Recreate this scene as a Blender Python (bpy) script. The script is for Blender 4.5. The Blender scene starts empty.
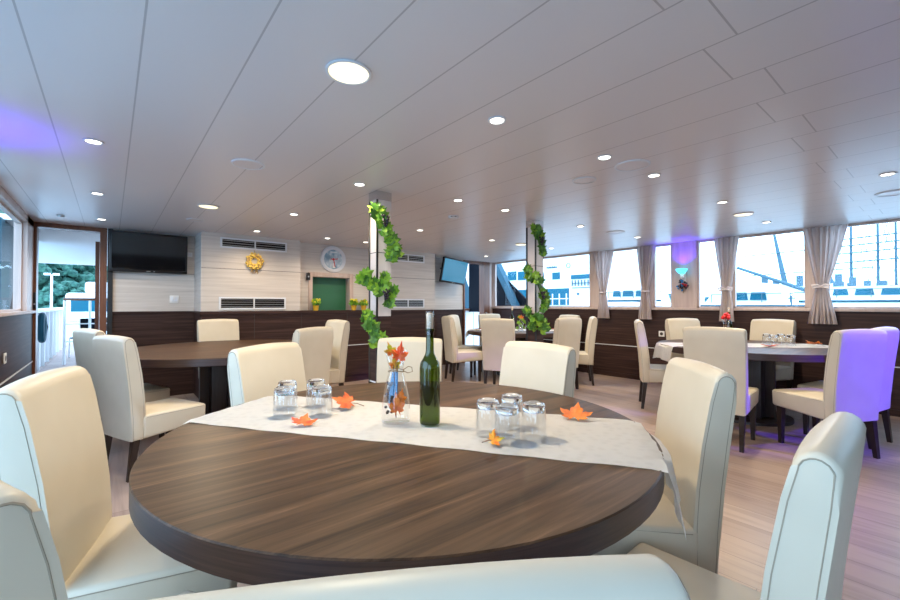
import bpy, bmesh, math, random
from mathutils import Vector, Matrix, Euler
random.seed(7)
PI = math.pi
S = bpy.context.scene
COL = S.collection
def R(d): return math.radians(d)

# ------------------------------------------------------------------ materials
def mat(name):
    m = bpy.data.materials.new(name); m.use_nodes = True
    nt = m.node_tree; b = nt.nodes.get('Principled BSDF')
    return m, nt, b
def plain(name, c, rough=.5, metal=0, spec=.5, coat=0, emit=None, es=0):
    m, nt, b = mat(name)
    b.inputs['Base Color'].default_value = (*c, 1)
    b.inputs['Roughness'].default_value = rough
    b.inputs['Metallic'].default_value = metal
    b.inputs['Specular IOR Level'].default_value = spec
    b.inputs['Coat Weight'].default_value = coat
    if emit:
        b.inputs['Emission Color'].default_value = (*emit, 1); b.inputs['Emission Strength'].default_value = es
    return m
def N(nt, t, **k):
    n = nt.nodes.new(t)
    for a, v in k.items():
        if a in n.inputs: n.inputs[a].default_value = v
        else: setattr(n, a, v)
    return n
def coords(nt, scale=(1,1,1), rot=(0,0,0), loc=(0,0,0)):
    tc = N(nt, 'ShaderNodeTexCoord'); mp = N(nt, 'ShaderNodeMapping')
    mp.inputs['Scale'].default_value = scale; mp.inputs['Rotation'].default_value = rot; mp.inputs['Location'].default_value = loc
    nt.links.new(tc.outputs['Object'], mp.inputs['Vector'])
    return mp.outputs['Vector']
def ramp(nt, fac, stops):
    r = N(nt, 'ShaderNodeValToRGB'); cr = r.color_ramp
    cr.elements[0].position, cr.elements[0].color = stops[0][0], (*stops[0][1], 1)
    cr.elements[1].position, cr.elements[1].color = stops[-1][0], (*stops[-1][1], 1)
    for p, c in stops[1:-1]:
        e = cr.elements.new(p); e.color = (*c, 1)
    nt.links.new(fac, r.inputs['Fac']); return r.outputs['Color']
def mix(nt, a, b, fac, mode='MULTIPLY'):
    n = N(nt, 'ShaderNodeMix', data_type='RGBA', blend_type=mode)
    if isinstance(fac, (int, float)): n.inputs[0].default_value = fac
    else: nt.links.new(fac, n.inputs[0])
    for s, v in ((6, a), (7, b)):
        if isinstance(v, tuple): n.inputs[s].default_value = (*v, 1)
        else: nt.links.new(v, n.inputs[s])
    return n.outputs[2]
def bump(nt, b, h, strength=.2, dist=.002):
    n = N(nt, 'ShaderNodeBump'); n.inputs['Strength'].default_value = strength; n.inputs['Distance'].default_value = dist
    nt.links.new(h, n.inputs['Height']); nt.links.new(n.outputs['Normal'], b.inputs['Normal'])
def wood(name, stops, scale=(2, 40, 40), rough=.4, spec=.5, rot=(0,0,0), seam=None, seam_col=(.03,.02,.02), detail=6, coat=0):
    """streaky grain running along the axis with the smallest scale"""
    m, nt, b = mat(name)
    v = coords(nt, scale, rot)
    n1 = N(nt, 'ShaderNodeTexNoise'); n1.inputs['Scale'].default_value = 1; n1.inputs['Detail'].default_value = detail; n1.inputs['Roughness'].default_value = .65
    nt.links.new(v, n1.inputs['Vector'])
    n1.inputs['Distortion'].default_value = .6
    c = ramp(nt, n1.outputs['Fac'], stops)
    nt.links.new(c, b.inputs['Base Color'])
    b.inputs['Roughness'].default_value = rough; b.inputs['Specular IOR Level'].default_value = spec
    b.inputs['Coat Weight'].default_value = coat
    bump(nt, b, n1.outputs['Fac'], .12, .001)
    return m

M = {}
M['wenge'] = wood('dark_wenge_panel', [(.3, (.022,.012,.011)), (.5, (.042,.021,.018)), (.7, (.075,.040,.032))], (1.2, 1.2, 38), .52, spec=.22)
M['walnut'] = wood('walnut_table', [(.30, (.018,.009,.006)), (.45, (.055,.029,.016)), (.58, (.090,.048,.026)), (.72, (.165,.092,.052))], (1.6, 26, 26), .42, spec=.16, detail=9)
M['walnut_edge'] = wood('walnut_edge', [(.3, (.020,.010,.009)), (.5, (.040,.020,.017)), (.7, (.07,.038,.030))], (3, 3, 120), .4)
M['blackwood'] = plain('dark_leg', (.018,.010,.008), .35)
M['pedestal'] = wood('dark_pedestal', [(.3, (.016,.011,.012)), (.7, (.035,.024,.025))], (40, 40, 2), .4)
M['whitewash'] = wood('whitewashed_panel', [(.25, (.48,.435,.40)), (.5, (.60,.55,.51)), (.75, (.69,.64,.60))], (1.0, 1.0, 30), .42)
M['oak'] = wood('pale_oak_trim', [(.3, (.46,.35,.31)), (.6, (.58,.46,.41)), (.8, (.66,.54,.49))], (14, 14, 1.2), .4)
M['mahogany'] = wood('mahogany_door', [(.3, (.10,.035,.018)), (.6, (.19,.072,.035)), (.8, (.26,.11,.055))], (24, 24, 1.2), .35)
M['colpanel'] = wood('column_panel', [(.3, (.60,.54,.53)), (.6, (.68,.62,.61)), (.8, (.75,.69,.68))], (18, 18, 1), .35)
M['seam'] = plain('seam_shadow_gap', (.05,.045,.045), .7)
M['chrome'] = plain('polished_steel', (.72,.74,.76), .16, 1)
M['alu'] = plain('white_aluminium', (.72,.74,.78), .4)
M['steel'] = plain('brushed_steel', (.55,.56,.57), .35, 1)
M['black'] = plain('black_plastic', (.012,.012,.014), .35)
M['screen'] = plain('black_screen', (.004,.005,.007), .07, 0, .6, .3)
M['dark'] = plain('dark_void', (.012,.012,.013), .8)
M['white'] = plain('white_plastic', (.80,.80,.80), .4)
M['green'] = plain('green_shutter', (.030,.15,.075), .45)
M['red'] = plain('red_enamel', (.65,.02,.02), .4)
M['lamp_big'] = plain('opal_diffuser', (.9,.85,.75), .5, emit=(1,.86,.50), es=1.5)
M['lamp'] = plain('spot_lens', (.9,.9,.85), .4, emit=(1,.93,.80), es=8)
M['cyan'] = plain('lit_led_shade', (.2,.8,1), .4, emit=(.05,.75,1), es=2.2)
M['fabric_white'] = plain('white_plaster', (.70,.68,.68), .6)
M['twine'] = plain('jute_twine', (.22,.14,.07), .9)
M['cork'] = plain('cork', (.62,.50,.38), .9)
M['terracotta'] = plain('yellow_pot', (.75,.42,.03), .5)
M['stem'] = plain('leaf_stem', (.16,.05,.02), .6)
M['vine'] = plain('vine_stem', (.07,.06,.02), .7)
M['grape'] = plain('grape_skin', (.018,.008,.022), .35)
M['yellow'] = plain('yellow_berry', (.85,.60,.12), .4)
M['yellowgreen'] = plain('yellow_flower', (.72,.62,.04), .6)
M['ribbon'] = plain('tan_ribbon', (.45,.28,.10), .8)
M['blue_dried'] = plain('blue_dried_sprig', (.03,.22,.50), .7)
M['white_hull'] = plain('white_paint', (.82,.84,.86), .35)
M['navy'] = plain('navy_panel', (.0012,.0030,.0075), .6, spec=.1)
M['sky_strut'] = plain('pale_blue_paint', (.03,.095,.14), .5, spec=.2)
M['teal'] = plain('teal_paint', (.008,.065,.095), .5, spec=.2)
M['ship_glass'] = plain('tinted_ship_glass', (.004,.10,.155), .25, spec=.25)
M['mast'] = plain('grey_blue_mast', (.05,.12,.165), .6)
M['quay'] = plain('pale_concrete', (.62,.62,.60), .8)
M['trunk'] = plain('bark', (.018,.013,.010), .9)
M['screen_reflect'] = plain('screen_painted_reflection', (.004,.01,.015), .1, 0, .6, .3, emit=(.0,.20,.36), es=.75)  # faint blue glow stands in for the windows reflected in the screen

def leafmat(name, c1, c2, rough=.5, scale=18):
    m, nt, b = mat(name)
    n = N(nt, 'ShaderNodeTexNoise'); n.inputs['Scale'].default_value = scale; n.inputs['Detail'].default_value = 3
    nt.links.new(coords(nt), n.inputs['Vector'])
    c = ramp(nt, n.outputs['Fac'], [(.35, c1), (.65, c2)])
    nt.links.new(c, b.inputs['Base Color']); b.inputs['Roughness'].default_value = rough
    return m
M['leaf_bright'] = leafmat('bright_vine_leaf', (.10,.30,.015), (.30,.52,.04))
M['leaf_dark'] = leafmat('dark_vine_leaf', (.03,.12,.015), (.10,.27,.035))
M['leaf_red'] = leafmat('red_orange_maple_leaf', (.72,.045,.01), (.88,.16,.01), scale=30)
M['leaf_orange'] = leafmat('orange_maple_leaf', (.55,.09,.006), (.80,.22,.012), scale=30)
M['leaf_mixed'] = leafmat('yellow_orange_maple_leaf', (.80,.13,.008), (.52,.50,.02), scale=22)
M['leaf_brown'] = leafmat('brown_maple_leaf', (.42,.06,.01), (.62,.15,.02), scale=30)
M['hill'] = leafmat('distant_hill', (.02,.07,.09), (.05,.12,.14), .9, .5)
M['tree'] = leafmat('tree_foliage', (.006,.060,.050), (.045,.16,.115), .8, 5)

# cream leather
m, nt, b = mat('cream_leather')
n = N(nt, 'ShaderNodeTexNoise'); n.inputs['Scale'].default_value = 260; n.inputs['Detail'].default_value = 3
nt.links.new(coords(nt), n.inputs['Vector'])
n2 = N(nt, 'ShaderNodeTexNoise'); n2.inputs['Scale'].default_value = 5; nt.links.new(coords(nt), n2.inputs['Vector'])
nt.links.new(ramp(nt, n2.outputs['Fac'], [(.3, (.60,.535,.42)), (.7, (.65,.585,.47))]), b.inputs['Base Color'])
b.inputs['Roughness'].default_value = .42; b.inputs['Specular IOR Level'].default_value = .4
bump(nt, b, n.outputs['Fac'], .08, .0006)
M['leather'] = m
M['piping'] = plain('leather_piping', (.33,.28,.21), .5)

# white damask cloth
m, nt, b = mat('white_damask')
n = N(nt, 'ShaderNodeTexVoronoi'); n.inputs['Scale'].default_value = 32
nt.links.new(coords(nt), n.inputs['Vector'])
nt.links.new(ramp(nt, n.outputs['Distance'], [(.2, (.84,.83,.81)), (.5, (.89,.88,.86))]), b.inputs['Base Color'])
b.inputs['Roughness'].default_value = .75
bump(nt, b, n.outputs['Distance'], .25, .002)
M['cloth'] = m

# curtain fabric, slightly translucent
m, nt, b = mat('sheer_beige_curtain')
b.inputs['Base Color'].default_value = (.90,.82,.80,1); b.inputs['Roughness'].default_value = .8
tr = N(nt, 'ShaderNodeBsdfTranslucent'); tr.inputs['Color'].default_value = (.80,.72,.70,1)
ms = N(nt, 'ShaderNodeMixShader'); ms.inputs[0].default_value = .28
out = nt.nodes['Material Output']
nt.links.new(b.outputs[0], ms.inputs[1]); nt.links.new(tr.outputs[0], ms.inputs[2]); nt.links.new(ms.outputs[0], out.inputs['Surface'])
M['curtain'] = m

def glassmat(name, tint, rough=0.02, f0=.05, grz=.6, refl=1.0, pw=4.0):
    pwr = pw
    m, nt, b = mat(name); nt.nodes.remove(b)
    t = N(nt, 'ShaderNodeBsdfTransparent'); t.inputs['Color'].default_value = (*tint, 1)
    g = N(nt, 'ShaderNodeBsdfGlossy'); g.inputs['Roughness'].default_value = rough
    g.inputs['Color'].default_value = (refl, refl, refl, 1)
    lw = N(nt, 'ShaderNodeLayerWeight'); lw.inputs['Blend'].default_value = .5
    pw = N(nt, 'ShaderNodeMath', operation='POWER'); pw.inputs[1].default_value = pwr
    fr = N(nt, 'ShaderNodeMath', operation='MULTIPLY_ADD'); fr.inputs[1].default_value = grz; fr.inputs[2].default_value = f0
    nt.links.new(lw.outputs['Facing'], pw.inputs[0]); nt.links.new(pw.outputs[0], fr.inputs[0])
    ms = N(nt, 'ShaderNodeMixShader')
    nt.links.new(fr.outputs[0], ms.inputs[0]); nt.links.new(t.outputs[0], ms.inputs[1]); nt.links.new(g.outputs[0], ms.inputs[2])
    nt.links.new(ms.outputs[0], nt.nodes['Material Output'].inputs['Surface'])
    return m
M['pane'] = glassmat('window_glass', (.97,.985,.99), f0=.006, grz=.12)
M['glass'] = glassmat('clear_glass', (.965,.975,.985), f0=.05, grz=.8, pw=3.0)
M['glass_green'] = glassmat('green_bottle_glass', (.21,.29,.025))
M['sleeve'] = glassmat('clear_plastic_sleeve', (.93,.92,.90), .12)
m, nt, b = mat('thick_glass_base')
b.inputs['Base Color'].default_value = (.97,.98,1,1); b.inputs['Transmission Weight'].default_value = 1; b.inputs['Roughness'].default_value = .015; b.inputs['IOR'].default_value = 1.30
M['glass_thick'] = m

# ceiling: glossy pale panels with thin joints
m, nt, b = mat('ceiling_panels')
br = N(nt, 'ShaderNodeTexBrick'); br.offset = .985; br.offset_frequency = 2; br.squash = 1
for k, v in (('Scale', 1.0), ('Mortar Size', .0035), ('Mortar Smooth', .1), ('Brick Width', 7.0), ('Row Height', .313), ('Bias', 0)): br.inputs[k].default_value = v
br.inputs['Color1'].default_value = (.70,.665,.675,1); br.inputs['Color2'].default_value = (.71,.675,.685,1); br.inputs['Mortar'].default_value = (.45,.42,.43,1)
nt.links.new(coords(nt, (1,1,1), (0,0,R(90)), (.57, -.079+.313*20, 0)), br.inputs['Vector'])
nt.links.new(br.outputs['Color'], b.inputs['Base Color'])
b.inputs['Roughness'].default_value = .30; b.inputs['Specular IOR Level'].default_value = .5
M['ceiling'] = m

# floor: pale pinkish laminate planks running along y
m, nt, b = mat('laminate_floor')
br = N(nt, 'ShaderNodeTexBrick'); br.offset = .43; br.offset_frequency = 2
for k, v in (('Scale', 1.0), ('Mortar Size', .0018), ('Mortar Smooth', .2), ('Brick Width', 1.25), ('Row Height', .19), ('Bias', 0)): br.inputs[k].default_value = v
br.inputs['Color1'].default_value = (.36,.27,.235,1); br.inputs['Color2'].default_value = (.44,.34,.30,1); br.inputs['Mortar'].default_value = (.16,.12,.11,1)
nt.links.new(coords(nt, (1,1,1), (0,0,R(90))), br.inputs['Vector'])
n = N(nt, 'ShaderNodeTexNoise'); n.inputs['Scale'].default_value = 1; n.inputs['Detail'].default_value = 7; n.inputs['Distortion'].default_value = .8
nt.links.new(coords(nt, (22, 1.5, 1)), n.inputs['Vector'])
c = ramp(nt, n.outputs['Fac'], [(.3, (.70,.68,.66)), (.55, (1,1,1)), (.75, (1.0,.98,.96))])
nt.links.new(mix(nt, br.outputs['Color'], c, .8), b.inputs['Base Color'])
b.inputs['Roughness'].default_value = .36; b.inputs['Specular IOR Level'].default_value = .5
bump(nt, b, n.outputs['Fac'], .06, .001)
M['floor'] = m
m, nt, b = mat('deck_planks')
br = N(nt, 'ShaderNodeTexBrick'); br.offset = .4
for k, v in (('Scale', 1.0), ('Mortar Size', .006), ('Brick Width', 2.4), ('Row Height', .12)): br.inputs[k].default_value = v
br.inputs['Color1'].default_value = (.34,.24,.22,1); br.inputs['Color2'].default_value = (.42,.31,.28,1); br.inputs['Mortar'].default_value = (.14,.10,.10,1)
nt.links.new(coords(nt), br.inputs['Vector']); nt.links.new(br.outputs['Color'], b.inputs['Base Color']); b.inputs['Roughness'].default_value = .6
M['deck'] = m
m, nt, b = mat('harbour_water')
n = N(nt, 'ShaderNodeTexNoise'); n.inputs['Scale'].default_value = 3; n.inputs['Detail'].default_value = 4
nt.links.new(coords(nt), n.inputs['Vector']); b.inputs['Base Color'].default_value = (.30,.42,.48,1); b.inputs['Roughness'].default_value = .12
bump(nt, b, n.outputs['Fac'], .4, .05)
M['water'] = m

# ------------------------------------------------------------------ mesh helper
class MB:
    def __init__(s): s.bm = bmesh.new(); s.mats = []; s.idx = 0
    def use(s, m):
        if m not in s.mats: s.mats.append(m)
        s.idx = s.mats.index(m); return s
    def _fin(s, faces):
        for f in faces: f.material_index = s.idx
    def box(s, x0, y0, z0, x1, y1, z1, bevel=0, seg=2, M4=None):
        r = bmesh.ops.create_cube(s.bm, size=1)
        vs = r['verts']
        for v in vs:
            v.co = Vector((x0 + (v.co.x+.5)*(x1-x0), y0 + (v.co.y+.5)*(y1-y0), z0 + (v.co.z+.5)*(z1-z0)))
        if M4 is not None:
            for v in vs: v.co = M4 @ v.co
        fs = set(f for v in vs for f in v.link_faces)
        if bevel:
            es = set(e for v in vs for e in v.link_edges)
            rr = bmesh.ops.bevel(s.bm, geom=list(es), offset=bevel, segments=seg, profile=.5, affect='EDGES')
            fs = set(f for f in fs if f.is_valid) | set(rr['faces'])
        s._fin(fs); return s
    def cyl(s, p0, p1, r0, r1=None, n=16, caps=True):
        r1 = r0 if r1 is None else r1
        p0, p1 = Vector(p0), Vector(p1); d = p1-p0
        q = d.to_track_quat('Z', 'Y').to_matrix()
        a, b_ = [], []
        for i in range(n):
            t = 2*PI*i/n; o = q @ Vector((math.cos(t), math.sin(t), 0))
            a.append(s.bm.verts.new(p0+o*r0)); b_.append(s.bm.verts.new(p1+o*r1))
        fs = [s.bm.faces.new((a[i], a[(i+1) % n], b_[(i+1) % n], b_[i])) for i in range(n)]
        if caps: fs += [s.bm.faces.new(a[::-1]), s.bm.faces.new(b_)]
        s._fin(fs); return s
    def tube(s, pts, r, n=8, closed=False):
        pts = [Vector(p) for p in pts]; rings = []
        m_ = len(pts)
        for i, p in enumerate(pts):
            if closed: d = pts[(i+1) % m_]-pts[i-1]
            else: d = pts[min(i+1, m_-1)]-pts[max(i-1, 0)]
            q = d.to_track_quat('Z', 'Y').to_matrix()
            rr = r[i] if isinstance(r, (list, tuple)) else r
            rings.append([s.bm.verts.new(p + q @ Vector((math.cos(2*PI*k/n)*rr, math.sin(2*PI*k/n)*rr, 0))) for k in range(n)])
        fs = []
        for i in range(m_ if closed else m_-1):
            A, B = rings[i], rings[(i+1) % m_]
            # align ring start to avoid twisting
            off = min(range(n), key=lambda o: sum((A[k].co-B[(k+o) % n].co).length for k in range(0, n, 2)))
            for k in range(n):
                fs.append(s.bm.faces.new((A[k], A[(k+1) % n], B[(k+1+off) % n], B[(k+off) % n])))
        if not closed:
            fs += [s.bm.faces.new(rings[0][::-1]), s.bm.faces.new(rings[-1])]
        s._fin(fs); return s
    def lathe(s, prof, c=(0,0,0), n=32):
        c = Vector(c); rings = []
        for r, z in prof:
            if r < 1e-6: rings.append([s.bm.verts.new(c+Vector((0,0,z)))])
            else: rings.append([s.bm.verts.new(c+Vector((r*math.cos(2*PI*k/n), r*math.sin(2*PI*k/n), z))) for k in range(n)])
        fs = []
        for A, B in zip(rings, rings[1:]):
            for k in range(n):
                a = A[k % len(A)], A[(k+1) % len(A)]; b_ = B[(k+1) % len(B)], B[k % len(B)]
                vs = []
                for v in (*a, *b_):
                    if v not in vs: vs.append(v)
                if len(vs) >= 3: fs.append(s.bm.faces.new(vs))
        s._fin(fs); return s
    def prism(s, poly, M4, h):
        """2D polygon extruded by h along local z, placed with M4"""
        a = [s.bm.verts.new(M4 @ Vector((x, y, 0))) for x, y in poly]
        b_ = [s.bm.verts.new(M4 @ Vector((x, y, h))) for x, y in poly]
        n = len(poly)
        fs = [s.bm.faces.new((a[i], a[(i+1) % n], b_[(i+1) % n], b_[i])) for i in range(n)]
        fs += [s.bm.faces.new(a[::-1]), s.bm.faces.new(b_)]
        s._fin(fs); return s
    def ball(s, c, r, seg=10, squash=(1,1,1)):
        rr = bmesh.ops.create_uvsphere(s.bm, u_segments=seg, v_segments=max(5, seg//2+1), radius=1)
        fs = set()
        for v in rr['verts']:
            v.co = Vector(c)+Vector((v.co.x*r*squash[0], v.co.y*r*squash[1], v.co.z*r*squash[2]))
            fs |= set(v.link_faces)
        s._fin(fs); return s
    def quad(s, *p):
        s._fin([s.bm.faces.new([s.bm.verts.new(Vector(q)) for q in p])]); return s
    def mesh(s, name, smooth=True, angle=40):
        bmesh.ops.recalc_face_normals(s.bm, faces=s.bm.faces[:])
        me = bpy.data.meshes.new(name); s.bm.to_mesh(me); s.bm.free()
        for m in s.mats: me.materials.append(M[m] if isinstance(m, str) else m)
        if smooth:
            for p in me.polygons: p.use_smooth = True
            try: me.set_sharp_from_angle(angle=R(angle))
            except Exception: pass
        return me
    def build(s, name, parent=None, loc=None, rot=None, smooth=True, angle=40):
        return put(name, s.mesh(name, smooth, angle), parent, loc, rot)
def mb(m): return MB().use(m)
def put(name, me, parent=None, loc=None, rot=None):
    o = bpy.data.objects.new(name, me); COL.objects.link(o)
    if parent: o.parent = parent
    if loc is not None: o.location = loc
    if rot is not None: o.rotation_euler = rot
    return o
def tag(o, label, cat, group=None):
    o['label'] = label; o['category'] = cat
    if group: o['group'] = group
    return o
def struct(o):
    o['kind'] = 'structure'; return o
def thing(name, label, cat, loc=(0,0,0), rz=0, group=None):
    o = bpy.data.objects.new(name, None); COL.objects.link(o)
    o.empty_display_size = .1; o.location = loc; o.rotation_euler = (0, 0, R(rz))
    return tag(o, label, cat, group)

# ------------------------------------------------------------------ room dimensions
H = 2.10; XL, XR = -.66, 6.45; YR = -2.6
YA, YB, YC, YW = 6.48, 5.95, 6.12, 6.42     # left back wall, box fronts, recess, right back wall
# floor and ceiling
struct(mb('floor').box(XL-.1, YR, -.06, XR+.1, 6.55, 0).build('floor'))
struct(mb('ceiling').box(XL-.1, YR, H, XR+.1, 6.55, H+.06).build('ceiling'))

# ---- right wall: dark wainscot, sill, pale mullions, windows
WIN_R = [(4.04, 6.38), (3.13, 3.86), (2.68, 2.96), (2.02, 2.34), (1.14, 1.90), (-.75, .96), (-2.35, -.95)]
struct(mb('wenge').box(XR, YR, 0, XR+.1, 6.5, 1.105).build('wall_right'))
struct(mb('wenge').box(XR-.012, YR, 0, XR, 6.42, .07).build('baseboard_right'))
struct(mb('alu').box(XR-.006, YR, .515, XR, 6.42, .527).build('trim_1'))
w = mb('oak')
w.box(XR-.03, YR, 1.105, XR+.12, 6.42, 1.14, .006)                 # sill
ys = sorted([YR, 6.5] + [v for a in WIN_R for v in a])
for a, b_ in zip(ys[::2], ys[1::2]): w.box(XR, a, 1.14, XR+.09, b_, H)
struct(w.build('trim_2'))
for i, (a, b_) in enumerate(WIN_R):
    f = mb('oak')
    f.box(XR+.02, a, 1.14, XR+.07, a+.022, 2.075).box(XR+.02, b_-.022, 1.14, XR+.07, b_, 2.075)
    f.box(XR+.02, a, 1.14, XR+.07, b_, 1.16).box(XR+.02, a, 2.07, XR+.07, b_, H)
    o = struct(f.build('window_%d' % (i+1)))
    mb('pane').box(XR+.04, a+.02, 1.155, XR+.046, b_-.02, 2.075).build('pane', o)

# ---- left wall
WIN_L = [(4.45, 6.02), (3.55, 4.30), (.35, 2.75), (-2.2, .1)]
YS = 3.45                                                           # nearer than this, unseen windows made tall for more blue daylight
struct(mb('wenge').box(XL-.1, YS, 0, XL, YA, 1.09).box(XL-.1, YR, 0, XL, YS, .30).build('wall_left'))
struct(mb('wenge').box(XL, YR, 0, XL+.012, YA-.0, .07).build('baseboard_left'))
struct(mb('alu').box(XL, YS, .555, XL+.006, YA, .567).build('trim_3'))
w = mb('oak')
w.box(XL-.12, YS, 1.09, XL+.03, YA, 1.12, .006).box(XL-.12, YR, .30, XL+.02, YS, .33, .006)
ys = sorted([YR, YA] + [v for a in WIN_L for v in a])
for a, b_ in zip(ys[::2], ys[1::2]): w.box(XL-.1, a, 1.12 if b_ > 3.5 and a > 2.8 else .33, XL, b_, H)
w.box(XL-.1, YR, 2.03, XL, YA, H)
struct(w.build('trim_4'))
for i, (a, b_) in enumerate(WIN_L):
    z0 = 1.12 if a > YS else .33
    f = mb('oak')
    f.box(XL-.08, a, z0, XL-.04, a+.025, 2.03).box(XL-.08, b_-.025, z0, XL-.04, b_, 2.03)
    f.box(XL-.08, a, z0, XL-.04, b_, z0+.02).box(XL-.08, a, 2.005, XL-.04, b_, 2.03)
    o = struct(f.build('window_%d' % (i+8)))
    mb('pane').box(XL-.063, a+.02, z0+.015, XL-.057, b_-.02, 2.01).build('pane', o)

# ---- wall behind the camera
w = mb('whitewash').box(XL-.1, YR-.1, 1.09, XR+.1, YR, H).use('wenge').box(XL-.1, YR-.1, 0, XR+.1, YR, 1.09)
struct(w.build('wall_rear'))

# ---- back wall: TV wall, two duct boxes, recess with bar, right TV wall
w = mb('whitewash')
w.box(.02, YA, 1.09, .87, YA+.1, H).use('wenge').box(.02, YA, 0, .87, YA+.1, 1.09)
w.use('seam').box(.02, YA-.002, 1.588, .87, YA, 1.593)
struct(w.build('wall_back'))
w = mb('whitewash').box(.87, YB, 1.10, 2.10, 6.55, H).use('wenge').box(.87, YB+.03, 0, 2.10, 6.55, 1.10)
w.use('seam').box(.87, YB-.002, 1.644, 2.10, YB, 1.649)
struct(w.build('wall_duct_left'))
w = mb('whitewash')                                                # recess wall with hatch opening
w.box(2.10, YC, 1.10, 2.30, 6.3, H).box(2.98, YC, 1.10, 3.50, 6.3, H).box(2.30, YC, 1.655, 2.98, 6.3, H)
w.use('wenge').box(2.10, YC, 0, 3.50, 6.3, 1.10)
w.use('seam').box(2.10, YC-.002, 1.654, 2.29, YC, 1.658).box(2.99, YC-.002, 1.654, 3.50, YC, 1.658)
struct(w.build('wall_recess'))
w = mb('whitewash').box(3.50, YB, 1.08, 4.52, 6.5, H).use('wenge').box(3.50, YB+.03, 0, 4.52, 6.5, 1.08)
w.use('seam').box(3.50, YB-.002, 1.636, 4.52, YB, 1.641)
struct(w.build('wall_duct_right'))
w = mb('whitewash').box(4.52, YW, 1.08, 5.60, YW+.1, H).use('wenge').box(4.52, YW, 0, 5.60, YW+.1, 1.08)
w.use('seam').box(4.52, YW-.002, 1.63, 5.60, YW, 1.635)
struct(w.build('wall_back_right'))
struct(mb('oak').box(6.36, YW, 0, 6.55, YW+.1, H).build('trim_5'))
# dark wainscot cap running along the TV wall
struct(mb('wenge').box(.02, YA-.02, 1.075, .87, YA, 1.10).build('trim_6'))
struct(mb('wenge').box(4.52, YW-.02, 1.065, 5.60, YW, 1.09).build('trim_7'))

# bar counter along the boxes and the recess
t = thing('bar_counter', 'long dark wood bar counter with thin metal strip below the serving hatch', 'counter', (2.1, YB, 0))
c = mb('wenge').box(-1.23, -.05, .1, 2.42, -.004, 1.06).box(-1.21, -.02, 0, 2.40, -.004, .1)
c.use('seam')
for x in (-.62, 0.0, .70, 1.40): c.box(x-.002, -.0515, .1, x+.002, -.05, 1.06)
c.build('front_panel', t)
mb('wenge').box(-1.25, -.075, 1.06, 2.44, -.002, 1.098).box(.002, -.002, 1.06, 1.398, .168, 1.098).build('counter_top', t)
mb('alu').box(-1.23, -.056, .560, 2.42, -.05, .570).build('metal_strip', t)

# ---- doorways in the back wall
def doorway(n, x0, x1, y, zt, side, jl, jr):
    d = mb('mahogany')
    d.box(x0-jl, y-.03, 0, x0, y+.12, zt+.05).box(x1, y-.03, 0, x1+jr, y+.12, zt+.05).box(x0, y-.03, zt, x1, y+.12, zt+.05)
    o = struct(d.build('door_%d' % n)); return o
d1 = doorway(1, -.635, -.10, YA, 2.05, 0, .03, .065)
mb('black').box(-.03, YA-.035, 0, .02, YA+.1, H).build('frame_shade_strip', d1)  # black strip put in for the shade beside the door frame
lf = mb('mahogany').box(-.145, YA+.13, .02, -.105, YA+.75, 1.95).build('door_leaf', d1)
lk = mb('black').box(-.66, YA-.045, 1.14, -.637, YA-.028, 1.32, .004).build('lock_plate', d1)
mb('steel').cyl((-.648, YA-.045, 1.19), (-.648, YA-.06, 1.19), .008).build('key_cylinder', lk)
d2 = doorway(2, 5.63, 6.17, YW, 2.05, 0, .03, .17)
mb('steel').cyl((6.21, YW-.03, 1.02), (6.21, YW-.07, 1.02), .01).cyl((6.21, YW-.07, 1.02), (6.21, YW-.07, .93), .008).build('door_handle', d2)

# ------------------------------------------------------------------ ceiling fixtures
def spot(x, y, label, power=1.0, blend=True):
    t = thing('recessed_spotlight', label, 'ceiling light', (x, y, H), 0, 'small lit recessed ceiling spotlights')
    mb('alu').lathe([(.034, 0), (.046, -.001), (.046, -.006), (.040, -.008), (.032, -.004)], n=24).build('trim_ring', t)
    mb('lamp').lathe([(0, -.006), (.033, -.005), (.033, -.001)], n=20).build('lens', t)
    L = bpy.data.lights.new('spot_beam', 'SPOT'); L.energy = 24*power; L.color = (1, .80, .56); L.spot_size = R(150); L.spot_blend = .85; L.shadow_soft_size = .035
    o = bpy.data.objects.new('spot_beam', L); COL.objects.link(o); o.parent = t; o.location = (0, 0, -.03)
def panel(x, y, label):
    t = thing('round_ceiling_panel', label, 'ceiling light', (x, y, H), 0, 'large round opal ceiling lights')
    mb('alu').lathe([(.080, 0), (.088, -.002), (.088, -.008), (.080, -.010), (.076, -.006)], n=40).build('trim_ring', t)
    mb('lamp_big').lathe([(0, -.009), (.076, -.008), (.078, -.002)], n=40).build('diffuser', t)
    L = bpy.data.lights.new('panel_glow', 'AREA'); L.shape = 'DISK'; L.size = .15; L.energy = 24; L.color = (1, .83, .58)
    o = bpy.data.objects.new('panel_glow', L); COL.objects.link(o); o.parent = t; o.location = (0, 0, -.02)
panel(.72, 1.51, 'large round opal ceiling light glowing over the foreground table, biggest in view')
panel(.70, 4.40, 'large round opal ceiling light over the round table by the left doorway')
panel(4.94, 1.36, 'large round opal ceiling light over the table by the right windows')
panel(4.79, 4.16, 'large round opal ceiling light half hidden behind the rear ivy column')
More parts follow.
